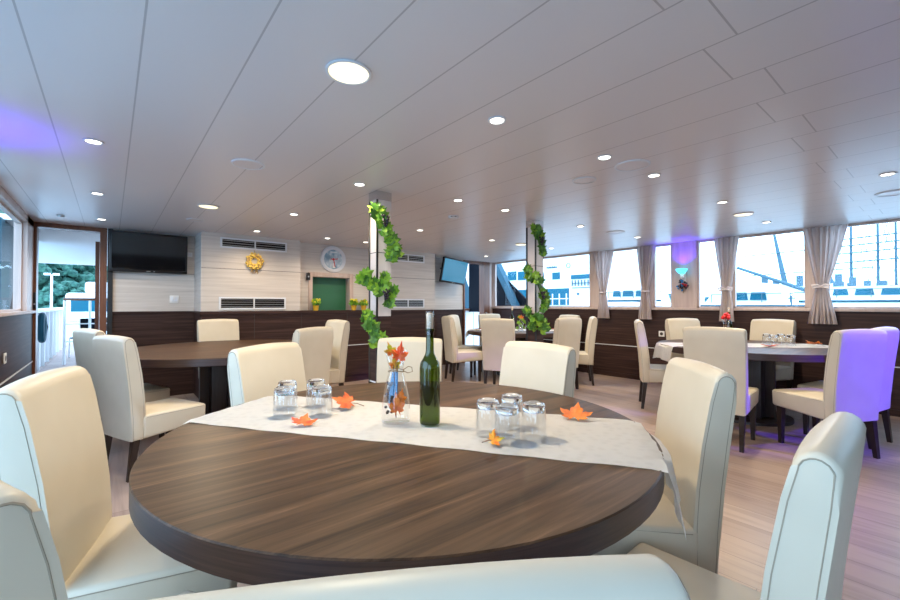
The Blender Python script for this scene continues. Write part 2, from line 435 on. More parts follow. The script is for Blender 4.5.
for x, y, l in [
    (1.48, 1.44, "lit ceiling spotlight over the foreground table's right edge, next beyond the big round light"),
    (2.37, 1.38, "lit ceiling spotlight just left of the two flat ceiling discs"),
    (2.97, 1.35, "lit ceiling spotlight just right of the two flat ceiling discs"),
    (4.22, 1.32, 'lit ceiling spotlight next to the round opal light over the right window table'),
    (5.62, 1.33, 'lit ceiling spotlight between the round opal light and the right window wall'),
    (4.21, .30, 'lit ceiling spotlight at the right edge of the photo above the purple-lit chairs'),
    (-.08, 3.06, 'nearest lit ceiling spotlight along the left wall, beside the blue glow'),
    (-.09, 4.47, 'middle lit ceiling spotlight of the left row, before the doorway'),
    (-.08, 5.79, 'lit ceiling spotlight right in front of the left doorway and wall television'),
    (1.46, 2.87, 'lit ceiling spotlight just left of the top of the nearer ivy column'),
    (1.43, 4.24, "lit ceiling spotlight right of the round opal light in the left rear"),
    (1.40, 5.50, 'lit ceiling spotlight directly above the golden wreath'),
    (2.30, 5.47, 'lit ceiling spotlight above the wall clock and left of it'),
    (2.88, 5.46, 'lit ceiling spotlight above the clock wall, just left of the nearer ivy column'),
    (2.93, 4.16, 'lit ceiling spotlight just right of the nearer ivy column in front of the grilles'),
    (2.35, 2.76, 'lit ceiling spotlight midway between the two ivy columns, left of the next one'),
    (2.95, 2.76, 'lit ceiling spotlight just left of the top of the rear ivy column'),
    (4.17, 4.16, 'lit ceiling spotlight above and left of the tilted television, before the right doorway'),
    (4.23, 2.77, 'lit ceiling spotlight to the right of the rear ivy column'),
    (5.51, 2.73, 'lit ceiling spotlight close to the second pair of curtains from the back'),
    (5.45, 5.59, 'lit ceiling spotlight in the far right corner above the rear doorway'),
    (5.50, 4.14, 'lit ceiling spotlight beyond the rear ivy column near the far window')]:
    spot(x, y, l)
def disc(x, y, r, label, dark=False):
    t = thing('ceiling_speaker', label, 'ceiling speaker', (x, y, H))
    mb('alu' if not dark else 'seam').lathe([(r, 0), (r, -.006), (r*.9, -.009), (r*.88, -.006)], n=36).build('rim', t)
    mb('ceiling' if not dark else 'seam').lathe([(0, -.0055), (r*.88, -.0055), (r*.9, 0)], n=36).build('grille', t)
disc(2.69, 1.73, .085, 'flat round white ceiling speaker with dark rim in front of its wider neighbour')
disc(2.65, 1.345, .11, 'wide flat round ceiling disc beside the smaller ceiling speaker')
disc(.69, 2.92, .10, 'faint flat round ceiling disc on the left half of the ceiling')
disc(4.92, 2.72, .11, 'flat round ceiling disc near the second curtain by the right windows')
disc(4.95, .32, .11, 'flat round ceiling disc under the rightmost spotlight at the photo edge')
disc(5.25, 4.83, .10, 'flat ceiling disc in front of the tilted television and far doorway')
disc(.70, 5.2, .08, 'faint flat ceiling disc before the large wall television')
t = thing('smoke_detector', 'small dark-slotted smoke detector on the ceiling between the two columns', 'smoke detector', (2.74, 3.29, H))
mb('alu').lathe([(.055, 0), (.055, -.012), (.045, -.028), (0, -.030)], n=28).build('housing', t)
mb('black').box(-.03, -.052, -.018, .03, -.045, -.012, M4=Matrix.Rotation(R(-40), 4, 'Z')).build('slot', t)
t = thing('smoke_detector', 'tiny grey ceiling sensor in front of the left doorway', 'sensor', (-.40, 5.8, H))
mb('steel').lathe([(.03, 0), (.03, -.012), (.022, -.02), (0, -.021)], n=20).build('housing', t)

# ------------------------------------------------------------------ wall fixtures
def grille(x0, x1, z0, z1, y, label):
    t = thing('air_grille', label, 'air vent', ((x0+x1)/2, y, z0))
    w2 = (x1-x0)/2; h = z1-z0; f = .022
    g = mb('alu').box(-w2, -.012, 0, w2, 0, f).box(-w2, -.012, h-f, w2, 0, h).box(-w2, -.012, f, -w2+f, 0, h-f).box(w2-f, -.012, f, w2, 0, h-f).box(-.008, -.012, f, .008, 0, h-f)
    g.build('frame', t)
    mb('dark').box(-w2+f, -.0015, f, w2-f, 0, h-f).build('backing', t)
    s = mb('steel'); n = max(2, int((h-2*f)/.026))
    for i in range(n):
        z = f+(i+.5)*(h-2*f)/n
        for a, b_ in ((-w2+f, -.008), (.008, w2-f)):
            s.box(a, -.011, z-.0025, b_, -.003, z+.0025)
    s.build('louvres', t)
grille(1.08, 1.91, 1.915, 2.05, YB, 'white framed air grille high on the left wall box above the wreath')
grille(1.07, 1.90, 1.12, 1.285, YB, 'white framed air grille low on the left wall box below the wreath')
grille(3.60, 4.28, 1.915, 2.05, YB, 'white framed air grille high on the wall right of the nearer ivy column')
grille(3.60, 4.28, 1.13, 1.285, YB, 'white framed air grille low on the wall right of the nearer ivy column')

def tv(name, w, h, loc, rot, label, arm, scr='screen'):
    t = thing(name, label, 'television', loc); t.rotation_euler = rot
    mb('black').box(-w/2, 0, -h/2, w/2, .045, h/2, .006).build('housing', t)
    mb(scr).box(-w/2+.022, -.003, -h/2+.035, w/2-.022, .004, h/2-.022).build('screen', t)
    mb('white').box(-.035, -.002, -h/2+.014, .005, .001, -h/2+.020).build('front_mark', t); mb('white').box(.035, -.002, -h/2+.012, .05, .001, -h/2+.018).build('front_mark', t)
    a = mb('black').box(-.1, .045, -.1, .1, .06, .1).cyl((0, .06, 0), (arm[0], arm[1], arm[2]), .02, n=10)
    a.build('wall_bracket', t)
tv('wall_television', .79, .49, (.38, YA-.13, 1.825), (R(5), 0, 0), 'large black flat television on the whitewashed wall beside the left doorway', (0, .12, 0))
tv('wall_television', .70, .47, (5.10, YW-.34, 1.82), (R(9), R(4), R(9)), 'tilted television with bluish screen on a bracket beside the far right doorway', (-.10, .30, .02), 'screen_reflect')

def socket(x, y, z, normal, label, s=.085, cat='switch', name='wall_switch'):
    rz = {'-y': 0, '-x': -90, '+x': 90}[normal]
    t = thing(name, label, cat, (x, y, z), rz)
    mb('white').box(-s/2, -.01, -s/2, s/2, 0, s/2, .004).build('plate', t)
    if cat == 'switch': mb('alu').box(-s*.3, -.014, -s*.3, -.002, -.009, s*.3, .002).box(.002, -.014, -s*.3, s*.3, -.009, s*.3, .002).build('rocker', t)
    else: mb('seam').cyl((0, -.0105, 0), (0, -.009, 0), s*.28, n=20).build('outlet', t)
socket(.645, YA, 1.255, '-y', 'white light switch on the wall below the left television', .10)
socket(.815, YA, 1.85, '-y', 'small white thermostat just right of the left television', .06)
socket(4.60, YW, 1.22, '-y', 'small white wall switch beneath the tilted television', .07)
socket(XR, 2.83, .745, '-x', 'white power outlet on the dark panelling behind the right window table', .085, 'outlet', 'wall_outlet')
socket(XL, 4.87, .75, '+x', 'white outlet on the dark panelling of the left wall', .085, 'outlet', 'wall_outlet')

# serving hatch
t = thing('serving_hatch', 'pale framed serving hatch closed by a green shutter under the wall clock', 'hatch', (2.64, YC, 1.10))
f = mb('oak')
f.box(-.36, -.02, 0, -.30, .17, .575, .004).box(.30, -.02, 0, .36, .17, .575, .004).box(-.30, -.02, .505, .30, .17, .575, .004)
f.build('frame', t)
mb('green').box(-.30, .13, 0, .30, .15, .505).build('shutter', t)
mb('green').box(-.30, .125, .295, .30, .13, .30).build('shutter_joint', t)
t2 = thing('wall_bell', 'small black box fixed to the left edge of the hatch frame', 'wall box', (2.275, YC, 1.60))
mb('black').box(-.035, -.05, -.05, .018, -.021, .06, .006).build('body', t2)
mb('steel').cyl((-.01, -.052, 0), (-.01, -.05, 0), .012).build('button', t2)

# clock
t = thing('wall_clock', 'round wall clock with wide pale rim and red hands above the green hatch', 'clock', (2.665, YC, 1.885))
rm = Matrix.Rotation(R(90), 4, 'X')
def rlathe(m_, prof, n=48):
    b_ = mb(m_).lathe(prof, n=n)
    bmesh.ops.transform(b_.bm, matrix=rm, verts=b_.bm.verts[:]); return b_
rlathe('alu', [(.150, .018), (.165, .03), (.185, .034), (.200, .028), (.205, .012), (.205, 0)]).build('rim', t)
m, nt, b = mat('clock_face')
n = N(nt, 'ShaderNodeTexNoise'); n.inputs['Scale'].default_value = 9; nt.links.new(coords(nt), n.inputs['Vector'])
nt.links.new(ramp(nt, n.outputs['Fac'], [(.40, (.20,.34,.46)), (.5, (.42,.55,.64)), (.62, (.70,.76,.80))]), b.inputs['Base Color']); b.inputs['Roughness'].default_value = .2
M['clock_face'] = m
rlathe('clock_face', [(0, .016), (.152, .016), (.155, 0)]).build('face', t)
h_ = mb('red').box(-.006, -.024, -.02, .006, -.020, .075, M4=Matrix.Rotation(R(80), 4, 'Y')).box(-.045, -.024, -.004, .0, -.020, .010)
h_.build('hour_hand', t)
mb('red').box(-.006, -.026, -.02, .006, -.023, .12, M4=Matrix.Rotation(R(168), 4, 'Y')).ball((0, -.024, 0), .016, 12, (1,.4,1)).build('minute_hand', t)
mb('white').box(-.014, -.021, -.135, .030, -.017, -.06).box(-.05, -.021, .105, .05, -.017, .115).build('dial_marks', t)

# wreath
t = thing('berry_wreath', 'small golden berry wreath hanging on the whitewashed wall under the upper grille', 'wreath', (1.48, YB-.03, 1.765))
ring = mb('ribbon').tube([(.078*math.cos(a), 0, .078*math.sin(a)) for a in [2*PI*i/28 for i in range(28)]], .02, 8, True); ring.build('ring', t)
bb = mb('yellow'); rr = random.Random(3)
for i in range(170):
    a = rr.random()*2*PI; p = rr.random()*2*PI; q = .026+.008*rr.random()
    r_ = .078+q*math.cos(p)
    bb.ball((r_*math.cos(a), min(q*math.sin(p), .018), r_*math.sin(a)), .0085+.004*rr.random(), 6)
bb.build('berries', t)
mb('ribbon').tube([(0, 0, .09), (.004, .01, .12), (0, .028, .155)], .004, 6).build('hanging_loop', t)
rb = mb('ribbon')
for k, x in enumerate((-.035, -.01, .02, .045)):
    rb.tube([(x, .008, -.085), (x+.006*(-1)**k, .012, -.125), (x-.004, .012, -.155-.012*(k % 2))], .006, 6)
rb.build('hanging_tails', t)

# plants on the counter
def potted(x, label, big):
    t = thing('potted_flowers', label, 'potted plant', (x, YB+.075, 1.098))
    mb('terracotta').lathe([(0, 0), (.034, 0), (.045, .07), (.048, .075), (.042, .075), (.040, .06), (0, .058)], n=24).build('pot', t)
    rr = random.Random(int(x*100)); lv = mb('leaf_bright')
    for i in range(46):
        a = rr.random()*2*PI; e = rr.random()*1.2; r_ = .03+.035*rr.random()
        p = Vector((r_*math.cos(a)*math.cos(e), r_*math.sin(a)*math.cos(e), .085+.075*rr.random()*math.sin(e+.4)))
        q = Euler((rr.random()*2, rr.random()*2, a)).to_matrix().to_4x4()
        leaf(lv, Matrix.Translation(p) @ q, .03+.012*rr.random())
    lv.build('leaves', t)
    fl = mb('yellowgreen')
    for i in range(16 if big else 10):
        a = rr.random()*2*PI; r_ = .055*math.sqrt(rr.random())
        fl.ball((r_*math.cos(a), r_*math.sin(a)-.012, .115+.055*rr.random()), .011+.006*rr.random(), 7)
    fl.build('blossoms', t)
def leaf(b, M4, s, lobes=5, dep=.45, curl=.25):
    """small lobed leaf with thickness folded along its midrib"""
    pts = []
    n = lobes*2
    for i in range(n+1):
        a = -2.5+5.0*i/n
        r_ = 1.0 if i % 2 == 0 else 1-dep
        if abs(a) > 2.2: r_ *= .55
        pts.append((r_*math.sin(a)*.8, r_*math.cos(a)))
    th = .0012
    top = [b.bm.verts.new(M4 @ Vector((x*s, y*s, (abs(x)**1.5*curl-.10*y*y)*s+th))) for x, y in pts]
    bot = [b.bm.verts.new(M4 @ Vector((x*s, y*s, (abs(x)**1.5*curl-.10*y*y)*s))) for x, y in pts]
    ct = b.bm.verts.new(M4 @ Vector((0, 0, th))); cb = b.bm.verts.new(M4 @ Vector((0, 0, 0)))
    k = len(pts); fs = []
    for i in range(k):
        j = (i+1) % k
        fs.append(b.bm.faces.new((ct, top[j], top[i]))); fs.append(b.bm.faces.new((cb, bot[i], bot[j])))
        fs.append(b.bm.faces.new((top[i], top[j], bot[j], bot[i])))
    b._fin(fs)
potted(2.36, 'small yellow flowering plant in a yellow pot before the green hatch shutter', True)
potted(2.97, 'yellow potted flowers right of the hatch, standing against the frame', True)
potted(3.14, 'yellow pot of flowers on the bar closest to the nearer ivy column', False)
t = thing('brass_tap', 'small dark brass figure standing on the bar left of the hatch', 'ornament', (2.06, YB+.03, 1.098))
mb('cork').lathe([(0, 0), (.018, 0), (.016, .008), (.005, .015), (.006, .06), (.012, .075), (.008, .09), (0, .10)], n=16).build('body', t)

# ------------------------------------------------------------------ columns
def column(x, y, s, label, wx):
    t = thing('square_column', label, 'column', (x, y, 0))
    h = s/2
    mb('colpanel').box(-h, -h, 1.09, h, h, 2.035).use('seam').box(-h-.0008, -h-.0008, 1.60, h+.0008, h+.0008, 1.605).build('upper_cladding', t)
    mb('wenge').box(-h, -h, 0, h, h, 1.09).build('lower_cladding', t)
    mb('chrome').box(-h-.003, -h-.003, 2.03, h+.003, h+.003, H).build('steel_cap', t)
    mb('alu').box(-h-.002, -h-.002, .555, h+.002, h+.002, .567).build('metal_strip', t)
    g = mb('black')
    g.box(-h-.002, h-.022, 0, -h+.004, h+.002, 2.03).box(-h-.003, -h-.003, 0, -h+.010, -h+.010, 2.03)
    g.build('corner_groove', t)
column(1.715, 3.005, .13, 'square whitewashed column nearer the camera, wound with bright green grapevine', 0)
column(3.605, 2.935, .13, 'square whitewashed column farther back before the windows, wound with dark ivy', 0)

def garland(name, pts, grapes, stem, label, mats, seed):
    rr = random.Random(seed)
    t = thing(name, label, 'vine garland', pts[0][:3])
    o = Vector(pts[0][:3])
    b_ = [mb(m_) for m_ in mats]
    for (x, y, z, r_) in pts:
        n = int(9+150*r_)
        for i in range(n):
            d = Vector((rr.gauss(0, 1), rr.gauss(0, 1), rr.gauss(0, 1))).normalized()*r_*1.15*(rr.random()**.5)
            d.x *= .9; d.y *= .55
            if rr.random() < .75: d.y = -abs(d.y)*.8+.01
            p = Vector((x, y, z))+d-o
            e = Euler((R(60+60*rr.random()), R(-40+80*rr.random()), R(-30+60*rr.random()-20)))
            leaf(b_[0 if rr.random() < .6 else 1], Matrix.Translation(p) @ e.to_matrix().to_4x4(), .034+.032*rr.random())
    b_[0].build('foliage', t); b_[1].build('foliage', t)
    mb('vine').tube([Vector(p)-o for p in stem], .005, 6).build('vine_stem', t)
    for gx, gy, gz in grapes:
        g = mb('grape')
        for i in range(26):
            q = rr.random(); rad = .030*(1-q*.8)
            a = rr.random()*2*PI
            g.ball(Vector((gx, gy, gz))-o+Vector((rad*math.cos(a), rad*math.sin(a)*.7-.015, -.085*q+.03)), .0095, 7)
        g.build('grape_cluster', t)
garland('grapevine_garland', [(1.62,2.88,1.92,.06),(1.65,2.86,1.83,.066),(1.68,2.84,1.75,.056),(1.73,2.84,1.69,.046),(1.76,2.85,1.61,.055),(1.74,2.86,1.57,.036),
    (1.58,2.96,1.41,.030),(1.56,2.99,1.38,.040),(1.61,2.92,1.34,.052),(1.68,2.86,1.36,.060),(1.64,2.89,1.30,.040),(1.74,2.86,1.27,.046),(1.73,2.87,1.19,.024),
    (1.58,2.97,1.08,.040),(1.60,2.94,1.0,.052),(1.63,2.90,.92,.060),(1.66,2.88,.89,.040)],
    [(1.655,2.83,1.85),(1.67,2.84,1.275)],
    [(1.63,2.925,2.0),(1.66,2.922,1.85),(1.72,2.92,1.7),(1.785,2.93,1.58),(1.795,3.0,1.5),(1.72,3.08,1.45),(1.635,3.05,1.42),(1.63,2.93,1.36),(1.70,2.92,1.30),(1.77,2.92,1.2),(1.79,3.0,1.15),(1.72,3.08,1.12),(1.635,3.05,1.08),(1.63,2.93,.95),(1.67,2.92,.88)],
    'bright green artificial grapevine with dark grapes winding around the nearer column', ('leaf_bright', 'leaf_dark'), 5)
garland('ivy_garland', [(3.49,2.83,1.97,.06),(3.53,2.81,1.93,.07),(3.56,2.80,1.83,.052),(3.58,2.80,1.74,.026),(3.47,2.92,1.55,.052),(3.48,2.90,1.46,.052),(3.52,2.83,1.44,.068),
    (3.58,2.80,1.31,.066),(3.62,2.80,1.23,.060),(3.61,2.80,1.15,.042),(3.51,2.85,1.02,.066),(3.56,2.81,1.0,.076),(3.49,2.87,.94,.056),(3.60,2.80,.94,.050),(3.47,2.92,1.11,.04)],
    [(3.53,2.79,1.87),(3.55,2.79,1.30)],
    [(3.53,2.86,2.0),(3.58,2.86,1.85),(3.68,2.87,1.7),(3.68,3.0,1.62),(3.6,3.01,1.58),(3.53,2.95,1.52),(3.53,2.86,1.44),(3.62,2.86,1.3),(3.68,2.88,1.18),(3.66,3.01,1.12),(3.53,2.98,1.08),(3.53,2.86,1.0),(3.6,2.86,.93)],
    'dark green artificial ivy with grapes winding around the farther column', ('leaf_dark', 'leaf_bright'), 9)

# ------------------------------------------------------------------ chairs
def back_profile():
    # (y, z) outline of the upholstered back seen from the side, closed
    front = [(-.17, .30), (-.17, .47), (-.178, .60), (-.196, .75), (-.222, .90), (-.238, .965)]
    cx, cz, r_ = -.2735, .962, .036
    arc = [(cx+r_*math.cos(a), cz+r_*math.sin(a)) for a in [R(t) for t in (20, 45, 70, 90, 110, 135, 160)]]
    rear = [(-.310, .965), (-.304, .90), (-.285, .75), (-.268, .60), (-.256, .45), (-.250, .30)]
    return front+arc+rear
def make_back():
    prof = back_profile(); bm = bmesh.new(); W = .225; nseg = 8
    xs = [-W+2*W*i/nseg for i in range(nseg+1)]
    rings = []
    for x in xs:
        crown = .010*(1-(x/W)**2); ring = []
        for y, z in prof:
            k = (z-.30)/.68
            ring.append(bm.verts.new((x*(.955+.045*k), y-(.006*(1-(x/W)**2) if y < -.245 else -.005*(1-(x/W)**2)), z+crown*max(0, k)**4)))
        rings.append(ring)
    n = len(prof)
    for A, B in zip(rings, rings[1:]):
        for i in range(n): bm.faces.new((A[i], A[(i+1) % n], B[(i+1) % n], B[i]))
    c0 = bm.faces.new(rings[0][::-1]); c1 = bm.faces.new(rings[-1])
    es = set(c0.edges) | set(c1.edges)
    bmesh.ops.bevel(bm, geom=list(es), offset=.016, segments=4, profile=.5, affect='EDGES')
    bmesh.ops.triangulate(bm, faces=[f for f in bm.faces if len(f.verts) > 4])
    b = MB(); b.bm.free(); b.bm = bm; b.use('leather')
    for f in bm.faces: f.material_index = 0
    return b.mesh('chair_backrest', True, 55)
def make_piping(sgn):
    b = mb('piping'); ins = .011
    prof = back_profile(); n = len(prof); pts = []
    for i, (y, z) in enumerate(prof):
        a = Vector(prof[max(i-1, 0)]); c = Vector(prof[min(i+1, n-1)])
        d = (c-a).normalized(); nrm = Vector((-d.y, d.x))          # left of travel = inside
        if 0 < i < n-1 or True:
            q = Vector((y, z))+nrm*ins
        k = (q.y-.30)/.68
        pts.append((sgn*.2240*(.955+.045*k), q.x, max(q.y, .302)))
    b.tube(pts, .0019, 5)
    return b.mesh('chair_piping')
def make_seat():
    bm = bmesh.new(); W = .225
    nx, ny = 8, 8
    b = MB(); b.bm.free(); b.bm = bm; b.use('leather')
    b.box(-W, -.19, .325, W, .245, .462)
    for f in bm.faces: f.material_index = 0
    for v in bm.verts:
        if v.co.z < .4 and v.co.y < 0: v.co.z = .30
        if v.co.z < .4: v.co.x *= .97
    bmesh.ops.bevel(bm, geom=[e for e in bm.edges], offset=.022, segments=4, profile=.5, affect='EDGES')
    top = [f for f in bm.faces if f.normal.z > .95 and f.calc_area() > .05]
    bmesh.ops.subdivide_edges(bm, edges=list(set(e for f in top for e in f.edges)), cuts=0)
    r_ = bmesh.ops.poke(bm, faces=top)
    for v in r_['verts']: v.co.z += .012
    return b.mesh('chair_seat', True, 50)
def make_seat_seam():
    b = mb('piping'); W = .2245
    b.tube([(-W, -.165, .447), (-W, .218, .447), (-W+.016, .2425, .447), (W-.016, .2425, .447), (W, .218, .447), (W, -.165, .447)], .0016, 5)
    return b.mesh('chair_seat_seam')
def make_leg(rear):
    b = mb('blackwood')
    # tapered square post; z from 0 to .33 at leg origin on the floor
    y0 = -.035 if rear else 0
    lo, hi = .0145, .022
    vs = [b.bm.verts.new((sx*lo, sy*lo+y0, 0)) for sx, sy in ((-1,-1),(1,-1),(1,1),(-1,1))]
    vt = [b.bm.verts.new((sx*hi, sy*hi, .335)) for sx, sy in ((-1,-1),(1,-1),(1,1),(-1,1))]
    for i in range(4): b.bm.faces.new((vs[i], vs[(i+1) % 4], vt[(i+1) % 4], vt[i]))
    b.bm.faces.new(vs[::-1]); b.bm.faces.new(vt)
    return b.mesh('chair_leg', False)
CH = dict(back=make_back(), pipl=make_piping(-1), pipr=make_piping(1), seat=make_seat(), seam=make_seat_seam(), lf=make_leg(False), lr=make_leg(True))
def chair(x, y, rz, dz, label, group):
    t = thing('dining_chair', label, 'chair', (x, y, 0), rz, group)
    bk = put('backrest', CH['back'], t, (0, 0, dz)); put('piping', CH['pipl'], bk); put('piping', CH['pipr'], bk)
    st = put('seat', CH['seat'], t, (0, 0, dz)); put('seam', CH['seam'], st)
    for sx in (-1, 1):
        for m_, ly in (('lf', .19), ('lr', -.215)):
            o = put('leg', CH[m_], t, (sx*.185, ly, 0)); o.scale = (1, 1, (.33+dz)/.335)
    return t
G = 'cream chairs at the foreground table'
chair(.118, 1.642, -105.2, -.027, "large cream leather chair left of the foreground table, its bluish side to the camera", G)
chair(.05, 1.00, -63, -.03, 'cream leather chair cut off at the lower left corner of the photo', G)
chair(.327, .508, -31, -.038, 'cream leather chair nearest the camera, only its back top showing at the bottom edge', G)
chair(1.20, .445, 2, -.085, 'cream leather chair at lower right showing its rounded end panel with dark piping', G)
chair(1.60, .85, 42, -.05, 'cream leather chair right of the foreground table, beside the hanging runner end', G)
chair(1.52, 1.45, 88, -.03, 'cream leather chair beyond the foreground table behind the right group of tumblers', G)
chair(1.45, 2.24, 137, -.055, 'cream leather chair beyond the foreground table directly behind the green bottle', G)
chair(.79, 2.10, 211, -.035, 'cream leather chair beyond the foreground table behind the left group of tumblers', G)
G = 'cream chairs at the left rear table'
chair(.12, 4.60, -70, -.02, 'cream chair nearest the left doorway, half hidden behind the bluish-backed chair', G)
chair(.27, 3.78, -68, -.035, 'cream chair with bluish rear face seen from behind beside the left rear table', G)
chair(1.05, 5.50, 184, 0, 'cream chair on the far side of the left rear table under the low grille', G)
chair(1.33, 3.98, 27, -.03, 'cream chair with greyish rear face turned to the camera right of the left rear table', G)
chair(1.80, 4.60, 94, 0, 'cream chair at the right end of the left rear table facing left, nearest the bar', G)
G = 'cream chairs at the right window table'
chair(4.99, 2.16, -150, 0, 'cream chair seen in profile at the left end of the right window table', G)
chair(4.16, 1.31, -85, -.01, 'cream chair with its tall rear face to the camera before the right window table', G)
chair(5.70, 2.07, 148, 0, 'cream chair below the blue wall lamp on the window side of the right table', G)
chair(6.02, 1.48, 80, 0, 'cream chair on the window side of the right table behind its tumblers', G)
chair(4.53, .71, -28, -.01, 'cream chair with vivid purple-lit rear face at the near right of the window table', G)
chair(5.07, .66, -12, -.01, 'cream chair at the right photo edge half hidden behind the purple-lit chair', G)
G = 'cream chairs at the far table'
chair(4.33, 4.94, -112, 0, 'cream chair in profile at the left end of the far table', G)
chair(4.83, 5.42, -150, 0, 'cream chair before the far right doorway behind the profile chair', G)
chair(4.28, 4.05, -62, -.01, 'cream chair with rear face to the camera left of the rear column', G)
chair(5.72, 5.62, 160, 0, 'cream chair on the far side of the far table, barely showing behind another chair', G)
chair(6.06, 4.42, 80, 0, 'cream chair on the window side of the far table, half hidden by a nearer chair', G)
chair(4.93, 3.66, -8, 0, 'cream chair with rear face to the camera at the right of the far table', G)
chair(5.48, 3.70, 38, 0, 'cream chair in profile at the right end of the far table under the first curtain', G)

# ------------------------------------------------------------------ tables
TZ = .75
def table(x, y, r_, label):
    t = thing('round_table', label, 'table', (x, y, 0))
    mb('walnut').lathe([(0, TZ-.002), (0, TZ), (r_-.003, TZ), (r_, TZ-.003), (r_, TZ-.0035)], n=96).use('walnut_edge').lathe([(r_, TZ-.0035), (r_, TZ-.060), (r_-.004, TZ-.064), (0, TZ-.064)], n=96).build('tabletop', t)
    p = mb('pedestal')
    p.box(-.24, -.03, .03, .24, .03, TZ-.064).box(-.03, -.24, .03, .03, .24, TZ-.064)
    p.box(-.16, -.16, .03, .16, .16, TZ-.10, .006)
    p.build('pedestal', t)
    mb('pedestal').lathe([(0, .03), (.38, .03), (.385, .024), (.385, 0), (0, 0)], n=64).build('base_plate', t)
    return t
def runner(x, y, r_, ang, width, hang, label, seed=0):
    """cloth strip across a round table, both ends folding over the rim"""
    bm = bmesh.new(); b = MB(); b.bm.free(); b.bm = bm; b.use('cloth')
    nv, nu, th = 14, 46, .0025
    rr = random.Random(seed); grid = []
    L = r_+hang
    for j in range(nv+1):
        v = -width/2+width*j/nv
        ue = math.sqrt(max(r_*r_-v*v, 0))+.006; row = []
        for i in range(nu+1):
            u = -L+2*L*i/nu
            wob = .003*math.sin(u*7+j*.3+seed)*(abs(v)/(width/2))**6
            if abs(u) <= ue:
                p = (u, v+wob, TZ+.0035+.0012*math.sin(u*31+j*2.1))
            else:
                d = abs(u)-ue; sg = 1 if u > 0 else -1
                f = min(d, .012)
                flare = .012+.02*d/hang*(1+.6*math.sin(j*1.3+seed))
                p = (sg*(ue+flare*min(1, d/.02)), v, TZ+.0035-max(0, d-.004))
            row.append(bm.verts.new(p))
        grid.append(row)
    fs = []
    for j in range(nv):
        for i in range(nu):
            fs.append(bm.faces.new((grid[j][i], grid[j][i+1], grid[j+1][i+1], grid[j+1][i])))
    r2 = bmesh.ops.solidify(bm, geom=fs, thickness=th)
    o = b.build('table_runner', None, (x, y, 0), (0, 0, R(ang)))
    tag(o, label, 'table runner'); return o
table(.86, 1.27, .822, 'large round walnut table in the foreground with dark edge')
table(.92, 4.70, .95, 'bare round walnut table by the left doorway and bar')
table(5.24, 1.42, .85, 'round dark table beside the right windows laid with a white runner')
table(5.42, 4.76, .87, 'farthest round table behind the rear column near the far right doorway')
runner(.86, 1.27, .822, -55.4, .48, .15, 'white damask runner across the foreground table with its right end hanging over the rim', 1)
runner(5.24, 1.42, .85, -46, .46, .16, 'white runner hanging over the left rim of the right window table', 2)
runner(5.42, 4.76, .87, -48, .46, .12, 'white runner across the far table behind the rear column', 3)

# ------------------------------------------------------------------ tableware
ZC = TZ+.0055
def tumbler_meshes():
    # an upside-down tumbler: mouth ring on the cloth, thick base on top
    a = mb('glass').lathe([(.0405, 0), (.0415, .002), (.0395, .05), (.0370, .096), (.034, .100)], n=28)
    a.lathe([(.0385, .001), (.0375, .05), (.0352, .085)], n=28)
    b_ = mb('glass_thick').lathe([(0, .084), (.030, .084), (.0350, .090), (.0366, .098), (.0345, .109), (.030, .112), (.024, .1105), (0, .108)], n=28)
    return a.mesh('tumbler_wall'), b_.mesh('tumbler_base')
TUM = tumbler_meshes()
def tumbler(x, y, label, group, s=1):
    t = thing('glass_tumbler', label, 'glass', (x, y, ZC), 0, group); t.scale = (s, s, s)
    put('body', TUM[0], t); put('thick_base', TUM[1], t)
G = 'upturned tumblers on the foreground table'
tumbler(.565, 1.745, 'upturned clear tumbler at back left of the left group on the white runner', G)
tumbler(.515, 1.625, 'upturned clear tumbler at front left of the left group on the white runner', G)
tumbler(.668, 1.70, 'upturned clear tumbler at back right of the left group on the white runner', G)
tumbler(.632, 1.55, 'upturned clear tumbler at front right of the left group, nearest the brown leaf', G)
tumbler(.968, .985, 'upturned clear tumbler at far left of the right group, nearest the green bottle', G)
tumbler(.963, .895, 'upturned clear tumbler at the front of the right group, behind the small leaf', G)
tumbler(1.085, .985, 'upturned clear tumbler at the back of the right group on the runner', G)
tumbler(1.050, .860, 'upturned clear tumbler at the right of the right group, toward the orange leaf', G)

def bottle_parts(t, s=1.0):
    mb('glass_green').lathe([(0, .004), (.012, .010), (.028, .003), (.034, .004), (.0365, .012), (.0365, .20), (.034, .218), (.024, .235), (.0165, .250), (.0145, .262), (.0135, .330), (.016, .332), (.016, .340), (.0125, .341)], n=36).build('glass_body', t)
    mb('sleeve').lathe([(.0152, .318), (.0155, .350), (.0160, .392), (.0150, .402), (.012, .402)], n=24).build('clear_sleeve', t)
    mb('cork').lathe([(0, .335), (.0115, .335), (.0120, .365), (.0125, .392), (.010, .396), (0, .396)], n=18).build('stopper', t)
t = thing('wine_bottle', 'tall slim green glass bottle with pale stopper on the foreground runner', 'bottle', (.885, 1.195, ZC))
bottle_parts(t)

